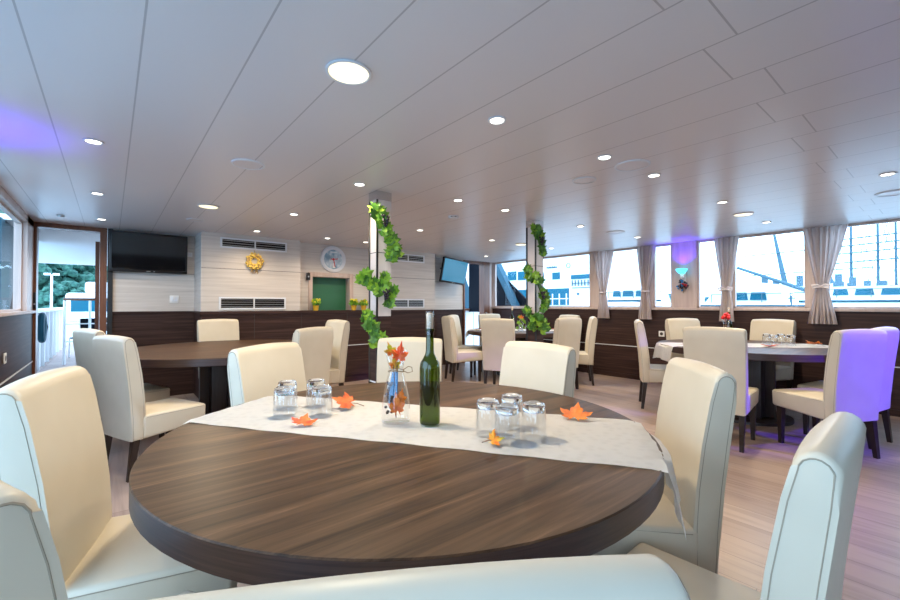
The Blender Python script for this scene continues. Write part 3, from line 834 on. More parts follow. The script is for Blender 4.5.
MAPLE = [(0,-.12),(.06,-.16),(.34,-.42),(.27,-.22),(.52,-.22),(.78,-.12),(.62,0),(.86,.16),(.98,.42),(.72,.36),(.55,.42),(.34,.28),(.40,.50),(.30,.66),(.20,.64),(0,1.06)]
def maple(b, M4, s, curl=.2, seed=0):
    pts = MAPLE+[(-x, y) for x, y in MAPLE[-2:0:-1]]
    rr = random.Random(seed); ph = rr.random()*6
    def z(x, y): return curl*(.35*x*x+.25*(y-.2)**2)*s+.05*s*math.sin(4*x+ph)*curl*2
    th = .0012
    top = [b.bm.verts.new(M4 @ Vector((x*s, y*s, z(x, y)+th))) for x, y in pts]
    bot = [b.bm.verts.new(M4 @ Vector((x*s, y*s, z(x, y)))) for x, y in pts]
    ct = b.bm.verts.new(M4 @ Vector((0, .12*s, z(0,.12)+th))); cb = b.bm.verts.new(M4 @ Vector((0, .12*s, z(0,.12))))
    k = len(pts); fs = []
    for i in range(k):
        j = (i+1) % k
        fs += [b.bm.faces.new((ct, top[i], top[j])), b.bm.faces.new((cb, bot[j], bot[i])), b.bm.faces.new((top[i], bot[i], bot[j], top[j]))]
    b._fin(fs)
def table_leaf(x, y, s, rz, m_, label, tilt=(0,0), curl=.35, stem=True, z=ZC):
    t = thing('maple_leaf', label, 'leaf', (x, y, z+.001), rz)
    T = Matrix.Rotation(R(tilt[0]), 4, 'X') @ Matrix.Rotation(R(tilt[1]), 4, 'Y')
    up = abs(math.sin(R(tilt[0])))*s*.45+abs(math.sin(R(tilt[1])))*s*.8
    T = Matrix.Translation((0, 0, up*.8)) @ T
    b = mb(m_); maple(b, T, s, curl, int(s*1e4)); b.build('blade', t, smooth=False)
    if stem: mb('stem').tube([T @ Vector((0, -.10*s, .002)), T @ Vector((.05*s, -.5*s, .004)), T @ Vector((.02*s, -.95*s, .0))], .0014, 5).build('stalk', t)
table_leaf(.525, 1.455, .048, -40, 'leaf_red', 'small bright red maple leaf in front of the left tumblers', (20, 6), .6, False)
table_leaf(.765, 1.60, .070, 60, 'leaf_brown', 'reddish brown maple leaf lying between the left tumblers and the carafe', (14, -16), .5)
table_leaf(.905, .900, .036, -125, 'leaf_mixed', 'small yellow and orange maple leaf in front of the right tumblers', (8, 24), .7)
t_leaf = table_leaf(1.335, .90, .062, -70, 'leaf_orange', 'large orange maple leaf right of the tumblers near the runner edge', (34, 0), .3, False)

def carafe(t, s=1.0, leaves=True):
    mb('glass').lathe([(0, .006), (.040, .004), (.050, .006), (.0525, .016), (.052, .04), (.046, .10), (.034, .155), (.0265, .182), (.0255, .195), (.0285, .215), (.036, .245), (.0395, .258), (.040, .262)], n=40).build('glass_body', t)
    tw = mb('twine').tube([(.028*math.cos(a), .028*math.sin(a), .188+.003*math.sin(2*a)) for a in [2*PI*i/20 for i in range(20)]], .0018, 5, True)
    tw.tube([(.028, -.004, .188), (.045, -.012, .200), (.058, -.016, .196), (.060, -.016, .180), (.045, -.010, .176), (.028, -.002, .185)], .0016, 5)
    tw.build('twine_bow', t)
t = thing('glass_carafe', 'clear glass carafe filled with autumn leaves and twine on its neck', 'carafe', (.800, 1.285, ZC))
carafe(t)
t = thing('leaf_bouquet', 'red and orange leaves and a blue sprig standing inside the foreground carafe', 'dried leaves', (.800, 1.285, ZC+.008))
Vcam = 39.3
def up(px, pz, d, s, tw, tilt=0):
    # a leaf held upright facing the camera side, offset px sideways along the view's right
    a = R(-Vcam)
    return Matrix.Translation((px*math.cos(a)+d*math.sin(-a), px*math.sin(a)+d*math.cos(a), pz)) @ Matrix.Rotation(a, 4, 'Z') @ Matrix.Rotation(R(tilt), 4, 'Y') @ Matrix.Rotation(R(90+tw), 4, 'X')
SQ = Matrix.Diagonal((.55, 1, 1, 1))
b = mb('leaf_red'); maple(b, up(.012, .230, 0, .05, 0, 10) @ SQ, .058, 1.0, 1); b.build('red_leaf', t, smooth=False)
b = mb('leaf_orange'); maple(b, up(.006, .045, -.008, .05, -6, -6) @ SQ, .058, .5, 2); maple(b, up(.014, .075, .004, .05, 6, 15) @ SQ, .044, .5, 3); b.build('orange_leaf', t, smooth=False)
b = mb('leaf_mixed'); maple(b, up(-.004, .195, .004, .05, 5, -6) @ SQ, .042, .6, 4); maple(b, up(-.018, .245, .010, .05, 12, -18) @ SQ, .042, .6, 6); b.build('yellow_leaf', t, smooth=False)
b = mb('blue_dried')
a = R(-Vcam)
for k in range(7):
    x0 = -.022+.004*k; x1 = -.012+.003*k
    b.tube([(x0*math.cos(a), x0*math.sin(a), .06+.01*(k % 3)), ((x0+.001)*math.cos(a), (x0+.001)*math.sin(a), .12), (x1*math.cos(a), x1*math.sin(a), .175)], [.0025, .0032, .0015], 6)
b.build('blue_sprig', t)
b = mb('grape'); rr = random.Random(4)
for k in range(30):
    x0 = -.036+.024*rr.random(); z0 = .02+.12*rr.random()
    b.ball((x0*math.cos(a), x0*math.sin(a)-.008+.016*rr.random(), z0), .0055, 6)
b.build('dark_berries', t)
b = mb('stem'); 
for x0, z1 in ((.008, .24), (-.01, .2), (.0, .23)): b.tube([(0, 0, .01), (x0*.3, 0, .12), (x0*math.cos(a), x0*math.sin(a), z1)], .0016, 5)
b.build('stalks', t)

# tableware on the right table
t = thing('wine_bottle', 'green glass bottle on the right window table behind the tall chair back', 'bottle', (5.62, 1.70, ZC)); bottle_parts(t)
t = thing('glass_carafe', 'clear carafe on the right window table holding a red flower', 'carafe', (5.40, 1.66, ZC)); carafe(t)
t = thing('dried_flower', 'red flower with brown stems standing inside the right table carafe', 'flower', (5.40, 1.66, ZC+.008))
b = mb('red'); rr = random.Random(8)
for k in range(14): b.ball((rr.uniform(-.03,.03), rr.uniform(-.03,.03), .285+rr.uniform(-.02,.03)), .018, 8)
b.build('bloom', t)
mb('stem').tube([(0,0,.005), (.004,0,.15), (0,0,.28)], .0022, 5).tube([(.01,.01,.005), (0,.004,.15), (.012,.01,.27)], .002, 5).build('stalks', t)
b = mb('leaf_orange'); maple(b, up(.0, .06, 0, .05, 0, 10), .04, .3, 2); b.build('brown_leaf', t, smooth=False)
G = 'upturned tumblers on the right window table'
for x, y, l in [(5.47, 1.30, 'upturned tumbler at back left of the right window table group'), (5.57, 1.20, 'upturned tumbler at back right of the right window table group'),
                (5.36, 1.22, 'upturned tumbler at front left of the right window table group'), (5.49, 1.10, 'upturned tumbler at front right of the right window table group')]:
    tumbler(x, y, l, G)
table_leaf(5.25, 1.23, .085, 120, 'leaf_red', 'red maple leaf in front of the tumblers on the right window table', (6, 0), .5)
table_leaf(5.66, .93, .095, 40, 'leaf_orange', 'orange maple leaf at the right of the right window table runner', (14, 10), .5)
table_leaf(4.80, 1.84, .085, 200, 'leaf_mixed', 'yellowish maple leaf at the left end of the right window table runner', (6, 0), .5)
# tableware on the far table
t = thing('wine_bottle', 'green glass bottle on the far table beside the rear column', 'bottle', (5.10, 4.62, ZC)); bottle_parts(t)
t = thing('glass_carafe', 'clear carafe on the far table with red leaves and greenery', 'carafe', (5.18, 4.50, ZC)); carafe(t)
t = thing('leaf_bouquet', 'red and green leaves standing inside the far table carafe', 'dried leaves', (5.18, 4.50, ZC+.008))
b = mb('leaf_orange'); maple(b, up(0, .21, 0, .05, 0, 0), .05, .4, 1); b.build('red_leaf', t, smooth=False)
b = mb('leaf_bright')
for k in range(9): maple(b, up(-.05+.013*k, .04+.03*((k*3) % 7), .004*(k % 3), .05, -10+4*k, -40+9*k), .04, .4, k)
b.build('green_leaf', t, smooth=False)
mb('stem').tube([(0,0,.005), (.004,0,.12), (0,0,.22)], .0022, 5).build('stalks', t)
G = 'upturned tumblers on the far table'
for x, y, l in [(5.08, 4.42, 'upturned tumbler at the left front of the far table group'), (5.18, 4.36, 'upturned tumbler at the middle of the far table group'), (5.28, 4.40, 'upturned tumbler at the right of the far table group')]:
    tumbler(x, y, l, G)
t = thing('white_cup', 'white china cup on saucer on the far table right of the rear column', 'cup', (5.62, 4.42, ZC))
mb('white').lathe([(0, 0), (.045, 0), (.075, .012), (.076, .014), (.045, .006), (0, .005)], n=28).build('saucer', t)
mb('white').lathe([(0, .008), (.025, .008), (.042, .03), (.048, .065), (.046, .066), (.039, .03), (.02, .013), (0, .012)], n=28).build('bowl', t)
mb('white').tube([(.044, 0, .055), (.066, 0, .052), (.068, 0, .032), (.040, 0, .026)], .004, 6).build('handle', t)
table_leaf(5.74, 4.20, .09, 20, 'leaf_red', 'red maple leaf at the right end of the far table runner', (10, 6), .5)
table_leaf(4.80, 5.12, .09, 160, 'leaf_orange', 'orange maple leaf at the left end of the far table', (10, 6), .5)

# ------------------------------------------------------------------ curtains
def curtain(y0, y1, yt, label, wide_bottom=.21, bow=True, seed=0):
    """gathered hanging at y0..y1 on top, tied at z=1.39 around yt, flaring to z=.96"""
    t = thing('curtain', label, 'curtain', (XR-.075, yt, .95))
    zs = [2.085, 2.0, 1.9, 1.8, 1.7, 1.6, 1.52, 1.46, 1.42, 1.39, 1.36, 1.32, 1.26, 1.18, 1.10, 1.02, .96]
    w0 = y1-y0; c0 = (y0+y1)/2
    bm = bmesh.new(); b = MB(); b.bm.free(); b.bm = bm; b.use('curtain'); grid = []
    n = 72
    for z in zs:
        if z >= 1.39:
            k = (z-1.39)/(2.085-1.39); k = k**.8
            w_ = .085+(w0-.085)*k; c = yt+(c0-yt)*k; am = .016+.012*k
        else:
            k = (1.39-z)/.43; w_ = .085+(wide_bottom-.085)*k**.7; c = yt; am = .018+.012*k
        row = []
        for i in range(n+1):
            u = i/n
            ph = 2*PI*u*7+.5*math.sin(z*3+seed)
            row.append(bm.verts.new((am*math.sin(ph)+.006*math.sin(ph*2.3+seed), c-yt+w_*(u-.5)+.006*math.sin(ph*1.7), z-.95)))
        grid.append(row)
    fs = []
    for A, B in zip(grid, grid[1:]):
        for i in range(n): fs.append(bm.faces.new((A[i], A[i+1], B[i+1], B[i])))
    bmesh.ops.solidify(bm, geom=fs, thickness=.0015)
    b.build('panel', t, angle=80)
    if bow:
        q = mb('curtain').tube([(.040*math.cos(a), .055*math.sin(a), .44) for a in [2*PI*i/16 for i in range(16)]], .014, 8, True)
        for sg in (-1, 1):
            q.tube([(-.045, 0, .44), (-.06, sg*.035, .465), (-.062, sg*.075, .455), (-.058, sg*.07, .425), (-.045, sg*.01, .435)], [.008,.014,.016,.014,.008], 8)
        q.build('tie', t)
    else:
        mb('curtain').tube([(.040*math.cos(a), .055*math.sin(a), .44) for a in [2*PI*i/16 for i in range(16)]], .011, 8, True).build('tie', t)
curtain(3.55, 3.93, 3.74, 'gathered beige curtain at the far window nearest the rear column', .21, False, 0)
curtain(2.87, 3.17, 3.04, 'gathered beige curtain between far window and blue wall lamp', .20, False, 1)
curtain(1.80, 2.10, 1.95, 'gathered beige curtain right of the blue wall lamp', .17, True, 2)
curtain(.76, 1.16, .99, 'widest gathered beige curtain with a big bow, nearest to the right photo edge', .26, True, 3)

# ------------------------------------------------------------------ blue LED wall lamps
def sconce(x, y, rz, label, power, berry, aim=None):
    t = thing('wall_lamp', label, 'wall lamp', (x, y, 1.55), rz)
    # local -y points into the room
    mb('white').box(-.03, -.02, -.05, .03, 0, .12, .004).box(-.028, -.07, .02, .028, -.02, .085, .006).build('bracket', t)
    s_ = mb('cyan').lathe([(.030, .085), (.045, .10), (.068, .125), (.075, .15), (.071, .15), (.062, .127), (.03, .092), (0, .088)], (0, -.085, 0), 28); s_.build('glass_shade', t)
    L = bpy.data.lights.new('led_glow', 'SPOT'); L.energy = power; L.color = (.09, .015, 1); L.shadow_soft_size = .04
    o = bpy.data.objects.new('led_glow', L); COL.objects.link(o); o.parent = t; o.location = (0, -.085, .19)
    if not aim:
        L.spot_size = R(125); L.spot_blend = .6; o.rotation_euler = (R(180), 0, 0)
    if aim:
        L.spot_size = R(25); L.spot_blend = .5; L.shadow_soft_size = .06
        d = Vector(aim)-Vector((x, y+.085, 1.74)); o.rotation_euler = (Matrix.Rotation(R(-rz), 3, 'Z') @ d.to_track_quat('-Z', 'Y').to_matrix()).to_euler()
    if berry:
        t2 = thing('hanging_posy', 'small dark posy of blue and red dried flowers hanging under the blue wall lamp', 'dried flowers', (x, y, 1.47), rz)
        rr = random.Random(2)
        for nm, m_, cnt, off in (('dark_blooms', 'grape', 30, 0), ('blue_blooms', 'blue_dried', 14, -.015), ('red_blooms', 'red', 9, .035)):
            g = mb(m_)
            for k in range(cnt):
                g.ball((off+rr.gauss(0, .028), -.05+rr.uniform(-.03, .03), rr.gauss(-.01, .035)), .014, 7)
            g.build(nm, t2)
        mb('vine').tube([(0, -.05, -.02), (.01, -.05, -.09), (.006, -.05, -.12)], .004, 6).tube([(0, -.045, .02), (0, -.02, .05)], .004, 6).build('stalks', t2)
sconce(XR, 2.51, -90, 'blue glowing wall lamp on the pale pier between two right windows', 16, True)
sconce(5.2, YR, 180, 'blue glowing wall lamp on the rear wall behind the camera', 1900, False, (4.72, .4, .62))
sconce(XL, 3.15, 90, 'blue glowing wall lamp on the left wall beyond the photo edge', 15, False)

# ------------------------------------------------------------------ outside: left deck
def smallbox(name, label, cat, parts, group=None, loc=(0,0,0)):
    t = thing(name, label, cat, loc, 0, group)
    for pn, b in parts: b.build(pn, t)
    return t
struct(mb('deck').box(-1.2, 6.55, -.06, 1.9, 17.5, .0).build('floor_deck'))
M['deckhead'] = plain('white_deckhead', (.93,.93,.93), .6)
struct(mb('deckhead').box(-1.4, 6.6, 2.12, 2.2, 13.0, 2.18).build('ceiling_deck'))
t = thing('bulwark', 'white panelled ship bulwark running along the left side deck', 'bulwark', (-1.0, 6.6, 0))
b = mb('white_hull').box(-.09, 2.1, 0, -.03, 10.5, 1.06)
for k in range(11): b.box(-.03, 2.35+.75*k, 0, .02, 2.40+.75*k, 1.04)
b.build('plating', t)
mb('white_hull').box(-.14, 2.1, 1.06, .06, 10.5, 1.11, .01).build('cap_rail', t)
t = thing('deck_railing', 'rail with varnished top crossing the far end of the side deck', 'railing', (-.3, 11.2, 0))
mb('mahogany').box(-.42, -.03, 1.27, .42, .03, 1.32, .01).build('top_rail', t)
b = mb('white_hull')
for x in (-.40, -.02, .38): b.cyl((x, 0, 0), (x, 0, 1.27), .022, n=10)
b.cyl((-.4, 0, .8), (.4, 0, .8), .012, n=8).cyl((-.4, 0, .45), (.4, 0, .45), .012, n=8).build('posts', t)
def deckchair(x, y, rz, label):
    t = thing('deck_chair', label, 'chair', (x, y, 0), rz, 'white framed chairs on the outside deck')
    for sx in (-1, 1):
        for yy in (-.2, .2): mb('white_hull').cyl((sx*.22, yy, 0), (sx*.22, yy*.9, .45 if yy > 0 else .88), .014, n=8).build('leg', t)
    mb('navy').box(-.22, -.2, .42, .22, .22, .45).build('seat', t)
    mb('navy').box(-.22, -.20, .55, .22, -.18, .88).build('backrest', t)
deckchair(-.42, 12.6, 30, 'dark seated chair on the side deck just beyond the railing, nearer the bulwark')
deckchair(.05, 13.2, -40, 'dark seated chair on the side deck farther from the bulwark')
t = thing('life_ring', 'dark blue ring buoy hanging inside the white bulwark', 'life ring', (-.925, 10.2, .78))
b = mb('teal').tube([(0, .16*math.cos(a), .22*math.sin(a)) for a in [2*PI*i/20 for i in range(20)]], .05, 8, True); b.build('ring', t)
mb('black').tube([(.03, .1, .2), (.05, .2, 0), (.03, .12, -.2)], .01, 6).build('rope', t)
def tree(x, y, h, r_, label, seed):
    rr = random.Random(seed); t = thing('tree', label, 'tree', (x, y, -2), 0, 'trees ashore beyond the left deck')
    mb('trunk').cyl((0, 0, 0), (.1, 0, h*.7), .25, .12, 8).build('trunk', t)
    b = mb('tree')
    for k in range(240):
        d = Vector((rr.gauss(0, 1), rr.gauss(0, 1), rr.gauss(0, 1))).normalized()*r_*rr.random()**.5
        rad = r_*(.08+.10*rr.random())
        rr_ = bmesh.ops.create_icosphere(b.bm, subdivisions=1, radius=rad)
        for v in rr_['verts']: v.co = v.co*(1+.35*rr.uniform(-1, 1))+Vector((d.x, d.y, h-r_+d.z*.9))
    b.build('crown', t, smooth=False)
for k, (x, y, h, r_, l) in enumerate([(-5.2, 36, 9.0, 2.6, 'tall dark tree leftmost through the left doorway'), (-3.4, 40, 7.4, 2.4, 'round tree second from left through the left doorway'),
        (-1.2, 38, 6.4, 2.0, 'tree behind the lamp post in the middle of the left doorway view'), (1.0, 42, 7.6, 2.4, 'tree right of the middle in the left doorway view'), (3.0, 40, 6.6, 2.2, 'tree at the right side of the left doorway view'),
        (-7.5, 33, 8.5, 2.6, 'tree ashore seen left of the doorway through the glass'), (-2.0, 31, 4.6, 1.5, 'low bushy tree in front of the others ashore')]):
    tree(x, y, h, r_, l, k+20)
t = thing('street_lamp', 'white double-armed street lamp ashore seen through the left doorway', 'street lamp', (-1.75, 22, -2))
mb('white_hull').cyl((0, 0, 0), (0, 0, 4.35), .05, .035, 10).build('post', t)
mb('white_hull').box(-.22, -.05, 4.32, -.03, .05, 4.40, .01).box(.03, -.05, 4.32, .22, .05, 4.40, .01).build('lamp_head', t)
t = thing('moored_boat', 'white moored boat seen beyond the left deck railing', 'boat', (-.9, 19, -1))
mb('white_hull').prism([(-1.6, 0), (1.5, 0), (1.9, 1.6), (-1.9, 1.6)], Matrix.Translation((0, 2, 0)) @ Matrix.Rotation(R(90), 4, 'X'), 2).build('hull', t)
mb('white_hull').box(-.3, .3, 1.6, 1.4, 1.7, 2.6, .1).box(.2, .5, 2.6, .9, 1.5, 3.0, .08).build('cabin', t)
mb('ship_glass').box(-.15, .28, 1.95, 1.25, .30, 2.35).build('cabin_window', t)
# teal wing outside the left window, pale strut outside the far doorway
t = thing('ship_wing', 'slanted teal panel of the ship outside the left window', 'ship part', (-.95, 7.0, 0))
RZ = Matrix.Rotation(R(90), 4, 'Z') @ Matrix.Rotation(R(90), 4, 'X')   # local (x,y)->(world y, z)
mb('teal').prism([(-.6, .4), (-.12, .4), (-.08, 1.1), (.76, 2.11), (-.6, 2.11)], RZ, .05).build('plating', t)
mb('trunk').prism([(-.11, .4), (1.6, .4), (1.6, 2.11), (.77, 2.11), (-.07, 1.1)], Matrix.Translation((-.02,0,0)) @ RZ, .05).build('brace', t)
# deck behind the right doorway
struct(mb('deck').box(4.3, 6.55, -.06, 8.4, 12.0, .0).build('floor_deck_right'))
t = thing('ship_railing', 'white boarded rail with varnished top seen through the far right doorway', 'railing', (7.3, 8.2, 0))
mb('white_hull').box(-.9, 0, .05, .9, .04, 1.03).build('boards', t)
mb('mahogany').box(-.92, -.04, 1.03, .92, .08, 1.09, .01).build('top_rail', t)
b = mb('seam')
for k in range(7): b.box(-.9+.28*k, -.004, .05, -.892+.28*k, 0, 1.03)
b.build('board_joints', t)
t = thing('diagonal_strut', 'slanted pale grey strut outside the far right doorway', 'strut', (7.5, 8.6, 0))
mb('sky_strut').prism([(-.75, 2.6), (-.30, 2.6), (.45, .9), (.10, .9)], Matrix.Rotation(R(90), 4, 'X'), .12).build('beam', t)

# ------------------------------------------------------------------ outside: right side
t = thing('wing_bulkhead', 'dark navy bulkhead with a slanted pale blue beam outside the far window', 'bulkhead', (7.3, 6.8, 0))
RZ = Matrix.Rotation(R(90), 4, 'Z') @ Matrix.Rotation(R(90), 4, 'X')   # local (x,y)->(world y, z)
mb('navy').prism([(-.30, 1.0), (1.4, 1.0), (1.4, 2.35), (.50, 2.35)], Matrix.Translation((.06, 0, 0)) @ RZ, .08).build('panel', t)
mb('navy').prism([(-.44, 1.1), (-.85, 1.1), (0, 1.78), (.06, 1.72)], Matrix.Translation((.02, 0, 0)) @ RZ, .05).build('lower_panel', t)
mb('sky_strut').prism([(-.48, 1.06), (-.30, 1.06), (.46, 2.25), (.50, 2.7), (.30, 2.7), (.28, 2.25)], Matrix.Translation((-.08, 0, 0)) @ RZ, .16).build('beam', t)

def side(b, pts, x, th):   # polygon in (y, z) at depth x, thickness th outwards
    return b.prism(pts, Matrix.Translation((x, 0, 0)) @ RZ, th)
t = thing('ferry', 'big white ferry with square blue windows moored outside the far right windows', 'ship', (0, 0, 0)); t.location = (16, 12, -2)
def sh(b, y0, z0, y1, z1, x0, x1): return b.box(x0-16, y0-12, z0+2, x1-16, y1-12, z1+2)
b = mb('white_hull'); sh(b, 9.4, -2, 19, 3.7, 16, 22); sh(b, 11.4, 3.7, 18, 5.6, 16.3, 21.5); b.build('hull', t)
for y0, y1, z0, z1 in [(14.93,15.31,2.47,2.92),(14.2,14.78,2.45,2.90),(13.6,14.08,2.43,2.86),(12.47,12.75,2.38,2.74),(11.56,11.97,2.37,2.69),(15.8,16.3,2.5,2.95),(16.7,17.2,2.5,2.95)]:
    sh(mb('ship_glass'), y0, z0, y1, z1, 15.96, 16.0).build('window', t)
b = mb('ship_glass'); sh(b, 11.08, 1.18, 15.6, 1.94, 15.95, 16.0); b.build('window_band', t)
b = mb('white_hull')
for k in range(12): sh(b, 11.15+.38*k, 1.18, 11.20+.38*k, 1.70, 15.93, 15.96)
sh(b, 11.08, 1.45, 15.6, 1.49, 15.93, 15.96); b.build('window_bars', t)
b = mb('ship_glass'); sh(b, 9.5, 2.33, 10.95, 2.52, 15.95, 16.0); b.build('deck_strip', t)
b = mb('mast')
for k in range(9): sh(b, 9.6+.16*k, 2.02, 9.63+.16*k, 2.28, 15.95, 16.0)
sh(b, 9.5, 2.13, 10.9, 2.16, 15.95, 16.0); sh(b, 9.5, 1.93, 10.9, 1.96, 15.95, 16.0); b.build('railing', t)
b = mb('mast'); rr = random.Random(1)
y = 12.30
for k in range(8):
    wd = .045+.02*(k % 3); sh(b, y-wd, 2.90, y, 2.99-.02*(k % 2), 15.97, 16.0); y -= .075
b.build('name_letters', t)
bb = mb('mast'); bb.tube([(-.02, 11.1-12+.10*math.cos(a), 2.96+2+.10*math.sin(a)) for a in [2*PI*i/20 for i in range(20)]], .015, 6, True); bb.build('emblem_ring', t)
mb('mast').cyl((-.04, 10.6-12, 3.67), (0, 10.6-12, 3.67), .06, n=14).build('porthole', t)

def yacht(name, x, y, L, label, win, hz=1.2, cab=(.2,.75), hh=.35, flip=1):
    t = thing(name, label, 'boat', (x, y, -2))
    z = hz+2
    mb('white_hull').prism([(-L*.5, 0), (L*.42, 0), (L*.5*1.08, z), (-L*.5, z*.94)], Matrix.Translation((0, 0, 0)) @ RZ, 1.8).build('hull', t)
    a, c = (cab[0]-.5)*L, (cab[1]-.5)*L
    mb('white_hull').prism([(a, z-.1), (c+.3, z-.1), (c, z+hh), (a+.15, z+hh)], Matrix.Translation((.2, 0, 0)) @ RZ, 1.3).build('cabin', t)
    for w0, w1 in win:
        mb('ship_glass').prism([(w0, z+.06), (w1, z+.06), (w1-.03, z+hh-.07), (w0+.03, z+hh-.07)], Matrix.Translation((.17, 0, 0)) @ RZ, .03).build('window', t)
    mb('teal').box(-.02, -L*.48, z-.12, 0, L*.48, z-.06).build('stripe', t)
    b = mb('mast')
    for k in range(6): b.cyl((.15, -L*.45+.18*L*k, z), (.15, -L*.45+.18*L*k, z+.22), .010, n=6)
    b.cyl((.15, -L*.45, z+.22), (.15, L*.45, z+.22), .010, n=6); b.build('guard_rail', t)
    return t
yacht('motor_yacht', 14, 7.4, 2.6, 'white motor yacht with blue windows outside the window left of the blue lamp', [(-.70,-.30),(-.22,.18),(.26,.55)], 1.42, (.15,.8), .34)
yacht('motor_yacht', 12, 3.25, 3.0, "white motor yacht with two big dark windows outside, right of the blue lamp", [(-.36,-.02),(.02,.40)], 1.24, (.25,.75), .32)
yacht('motor_yacht', 14, 1.0, 3.4, 'long white boat hull outside the rightmost window', [(-1.1,-.75),(-.65,-.3),(-.2,.15),(.25,.6),(.7,1.0)], 1.36, (.1,.85), .28)
yacht('motor_yacht', 26, 8.6, 4.0, 'distant white boat beyond the pier lamp window', [(-1.2,-.4),(-.2,.5)], 1.3, (.15,.8), .4)

def mast(t, x, y, z0, z1, r_, nm='mast'):
    mb('mast').cyl((x, y, z0), (x, y, z1), r_, r_*.6, 10).build(nm, t)
t = thing('tall_ship', 'white sailing ship with three masts and crossed yards outside the rightmost window', 'ship', (22, 2.0, -2))
mb('white_hull').prism([(-4.5, 0), (3.2, 0), (4.6, 3.7), (3.0, 3.45), (-4.8, 3.6)], Matrix.Translation((0, 0, 0)) @ RZ, 2.6).build('hull', t)
for y_, w_ in ((.70, .055), (-.06, .05), (-.54, .045), (-2.2, .05)): mast(t, 1.2, y_, 3.4, 9.5, w_)
for z_ in (5.9, 5.62, 5.32, 4.95, 6.6):
    mb('mast').cyl((1.1, -3.0, z_+.10), (1.1, 1.15, z_-.06), .026, n=8).build('yard', t)
b = mb('mast'); rr = random.Random(11)
for k in range(26):
    y_ = -2.8+4.2*rr.random(); b.box(.2+rr.random(), y_, 3.4, .5+rr.random(), y_+.08+.25*rr.random(), 3.75+.45*rr.random())
b.build('deck_gear', t)
b = mb('mast')
for y_ in (.70, -.06, -.54): 
    for dy in (-.9, -.6, .6, .9): b.cyl((1.2, y_, 7.2), (1.0, y_+dy, 3.5), .010, n=5)
b.build('shrouds', t)
t = thing('sailing_ship', "white sailing ship with raking masts and long bowsprit outside, right of the blue lamp", 'ship', (18, 3.0, -2))
mb('white_hull').prism([(-1.5, 0), (1.0, 0), (1.9, 4.05), (-1.7, 3.5)], RZ, 2.2).build('hull', t)
mb('mast').cyl((-.2, 2.1, 4.55), (-.2, -.1, 3.55), .05, .07, 10).build('bowsprit', t)
mb('mast').cyl((1.0, .95, 3.9), (1.0, 1.35, 6.3), .09, .03, 10).build('mast', t)
mb('mast').cyl((1.2, -.2, 3.9), (1.2, .35, 6.0), .16, .05, 10).build('mast', t)
mb('mast').cyl((.9, 2.2, 5.05), (.9, -.9, 5.15), .018, n=8).build('yard', t)
b = mb('mast')
for k in range(9): b.box(.3, -1.3+.33*k, 3.75, .5, -1.14+.33*k, 3.95+.12*(k % 3))
b.cyl((.2, -1.4, 4.35), (.2, 1.9, 4.25), .02, n=6).build('deck_gear', t)
rr = random.Random(31)
for k, (x, y, L_, l) in enumerate([(30, 9.6, 3.2, 'small far white cabin boat left of the raking masts'), (34, 6.2, 4.0, 'far white cabin boat behind the raking masts'),
        (32, 2.6, 3.0, 'far white cabin boat behind the three masted ship'), (30, 14.2, 3.4, 'far white cabin boat seen through the second right window')]):
    t = thing('cabin_boat', l, 'boat', (x, y, -2), 0, 'far cabin boats across the harbour')
    mb('white_hull').prism([(-L_/2, 0), (L_/2-.3, 0), (L_/2, 3.0), (-L_/2, 2.9)], RZ, 2).build('hull', t)
    mb('white_hull').prism([(-L_*.3, 2.9), (L_*.25, 2.9), (L_*.2, 3.7), (-L_*.25, 3.7)], Matrix.Translation((.3, 0, 0)) @ RZ, 1.4).build('cabin', t)
    mb('ship_glass').prism([(-L_*.26, 3.1), (L_*.2, 3.1), (L_*.17, 3.5), (-L_*.22, 3.5)], Matrix.Translation((.26, 0, 0)) @ RZ, .04).build('cabin_window', t)
    mb('mast').cyl((1, .2, 3.7), (1, .2, 5.4), .04, .02, 8).build('mast', t)
t = thing('anchor_monument', 'dark blue anchor standing on the quay outside the window right of the blue lamp', 'anchor', (10.2, 2.03, -.2))
b = mb('mast').cyl((0, 0, 1.30), (0, 0, 1.56), .014, n=8).tube([(0, -.09, 1.37), (0, -.05, 1.31), (0, 0, 1.295), (0, .05, 1.31), (0, .09, 1.37)], .014, 8)
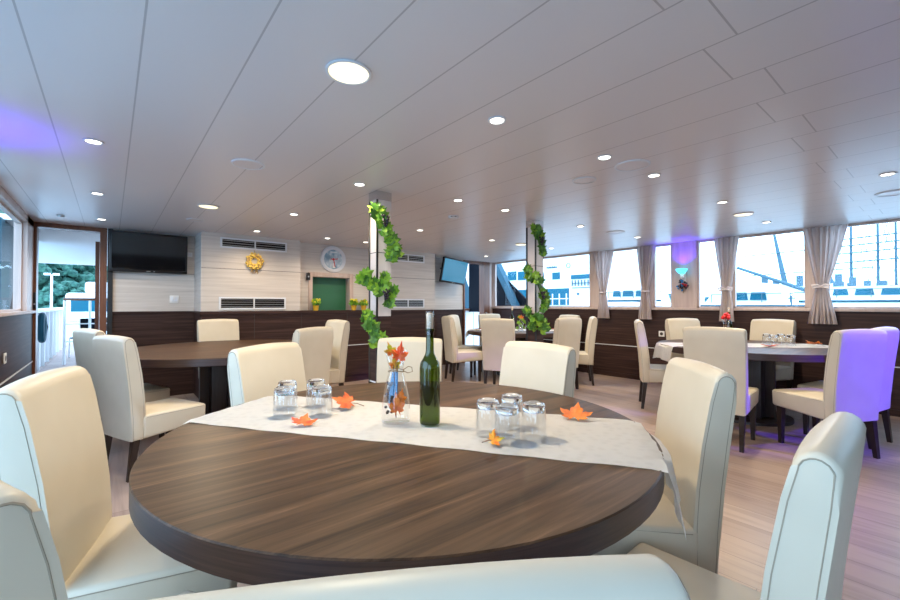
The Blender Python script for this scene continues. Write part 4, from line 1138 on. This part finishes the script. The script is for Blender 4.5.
b.box(-.012, -.06, 1.50, .012, .06, 1.525); b.tube([(0, .025*math.cos(a), 1.58+.025*math.sin(a)) for a in [2*PI*i/12 for i in range(12)]], .006, 6, True)
b.build('anchor_body', t)
mb('quay').box(-.12, -.15, 0, .12, .15, 1.29).build('plinth', t)
struct(mb('quay').box(9.4, -14, -2.2, 11.5, 9.0, -.2).box(28, -40, -2.5, 60, 60, -.6).build('floor_quay'))
struct(mb('quay').box(-60, 24, -2.5, 60, 70, -2.0).build('floor_shore'))
struct(mb('water').box(-70, -40, -2.6, 90, 90, -2.52).build('floor_water'))
b = mb('tree'); 
rr = random.Random(6)
t = thing('hillside', 'pale wooded hillside across the harbour', 'hill', (75, 6, -2))
b = mb('hill')
r_ = bmesh.ops.create_grid(b.bm, x_segments=4, y_segments=40, size=1)
for v in b.bm.verts:
    v.co = Vector((v.co.x*6, v.co.y*70, 2+(1-abs(v.co.x))*(2.2+1.3*math.sin(v.co.y*6)+.8*math.sin(v.co.y*17))))
for f in b.bm.faces: f.material_index = 0
b.build('slope', t)

# ------------------------------------------------------------------ world, camera, view
wd = bpy.data.worlds.new('harbour_sky'); S.world = wd; wd.use_nodes = True
bg = wd.node_tree.nodes['Background']; bg.inputs['Color'].default_value = (.50, .735, 1.0, 1); bg.inputs['Strength'].default_value = 6.0

cam = bpy.data.cameras.new('camera'); co = bpy.data.objects.new('camera', cam); COL.objects.link(co)
cam.sensor_width = 36; cam.lens = 415/900*36; cam.clip_start = .02; cam.clip_end = 300
co.location = (0, 0, 1.18); co.rotation_euler = (R(90.69), 0, R(-39.3))
S.camera = co
S.view_settings.view_transform = 'Standard'; S.view_settings.look = 'None'; S.view_settings.gamma = 1
S.view_settings.use_curve_mapping = False; S.view_settings.exposure = .0
S.cycles.use_denoising = True
S.cycles.max_bounces = 8; S.cycles.diffuse_bounces = 4; S.cycles.glossy_bounces = 4; S.cycles.transmission_bounces = 8; S.cycles.transparent_max_bounces = 16
S.cycles.caustics_reflective = False; S.cycles.caustics_refractive = False; S.cycles.sample_clamp_indirect = 4
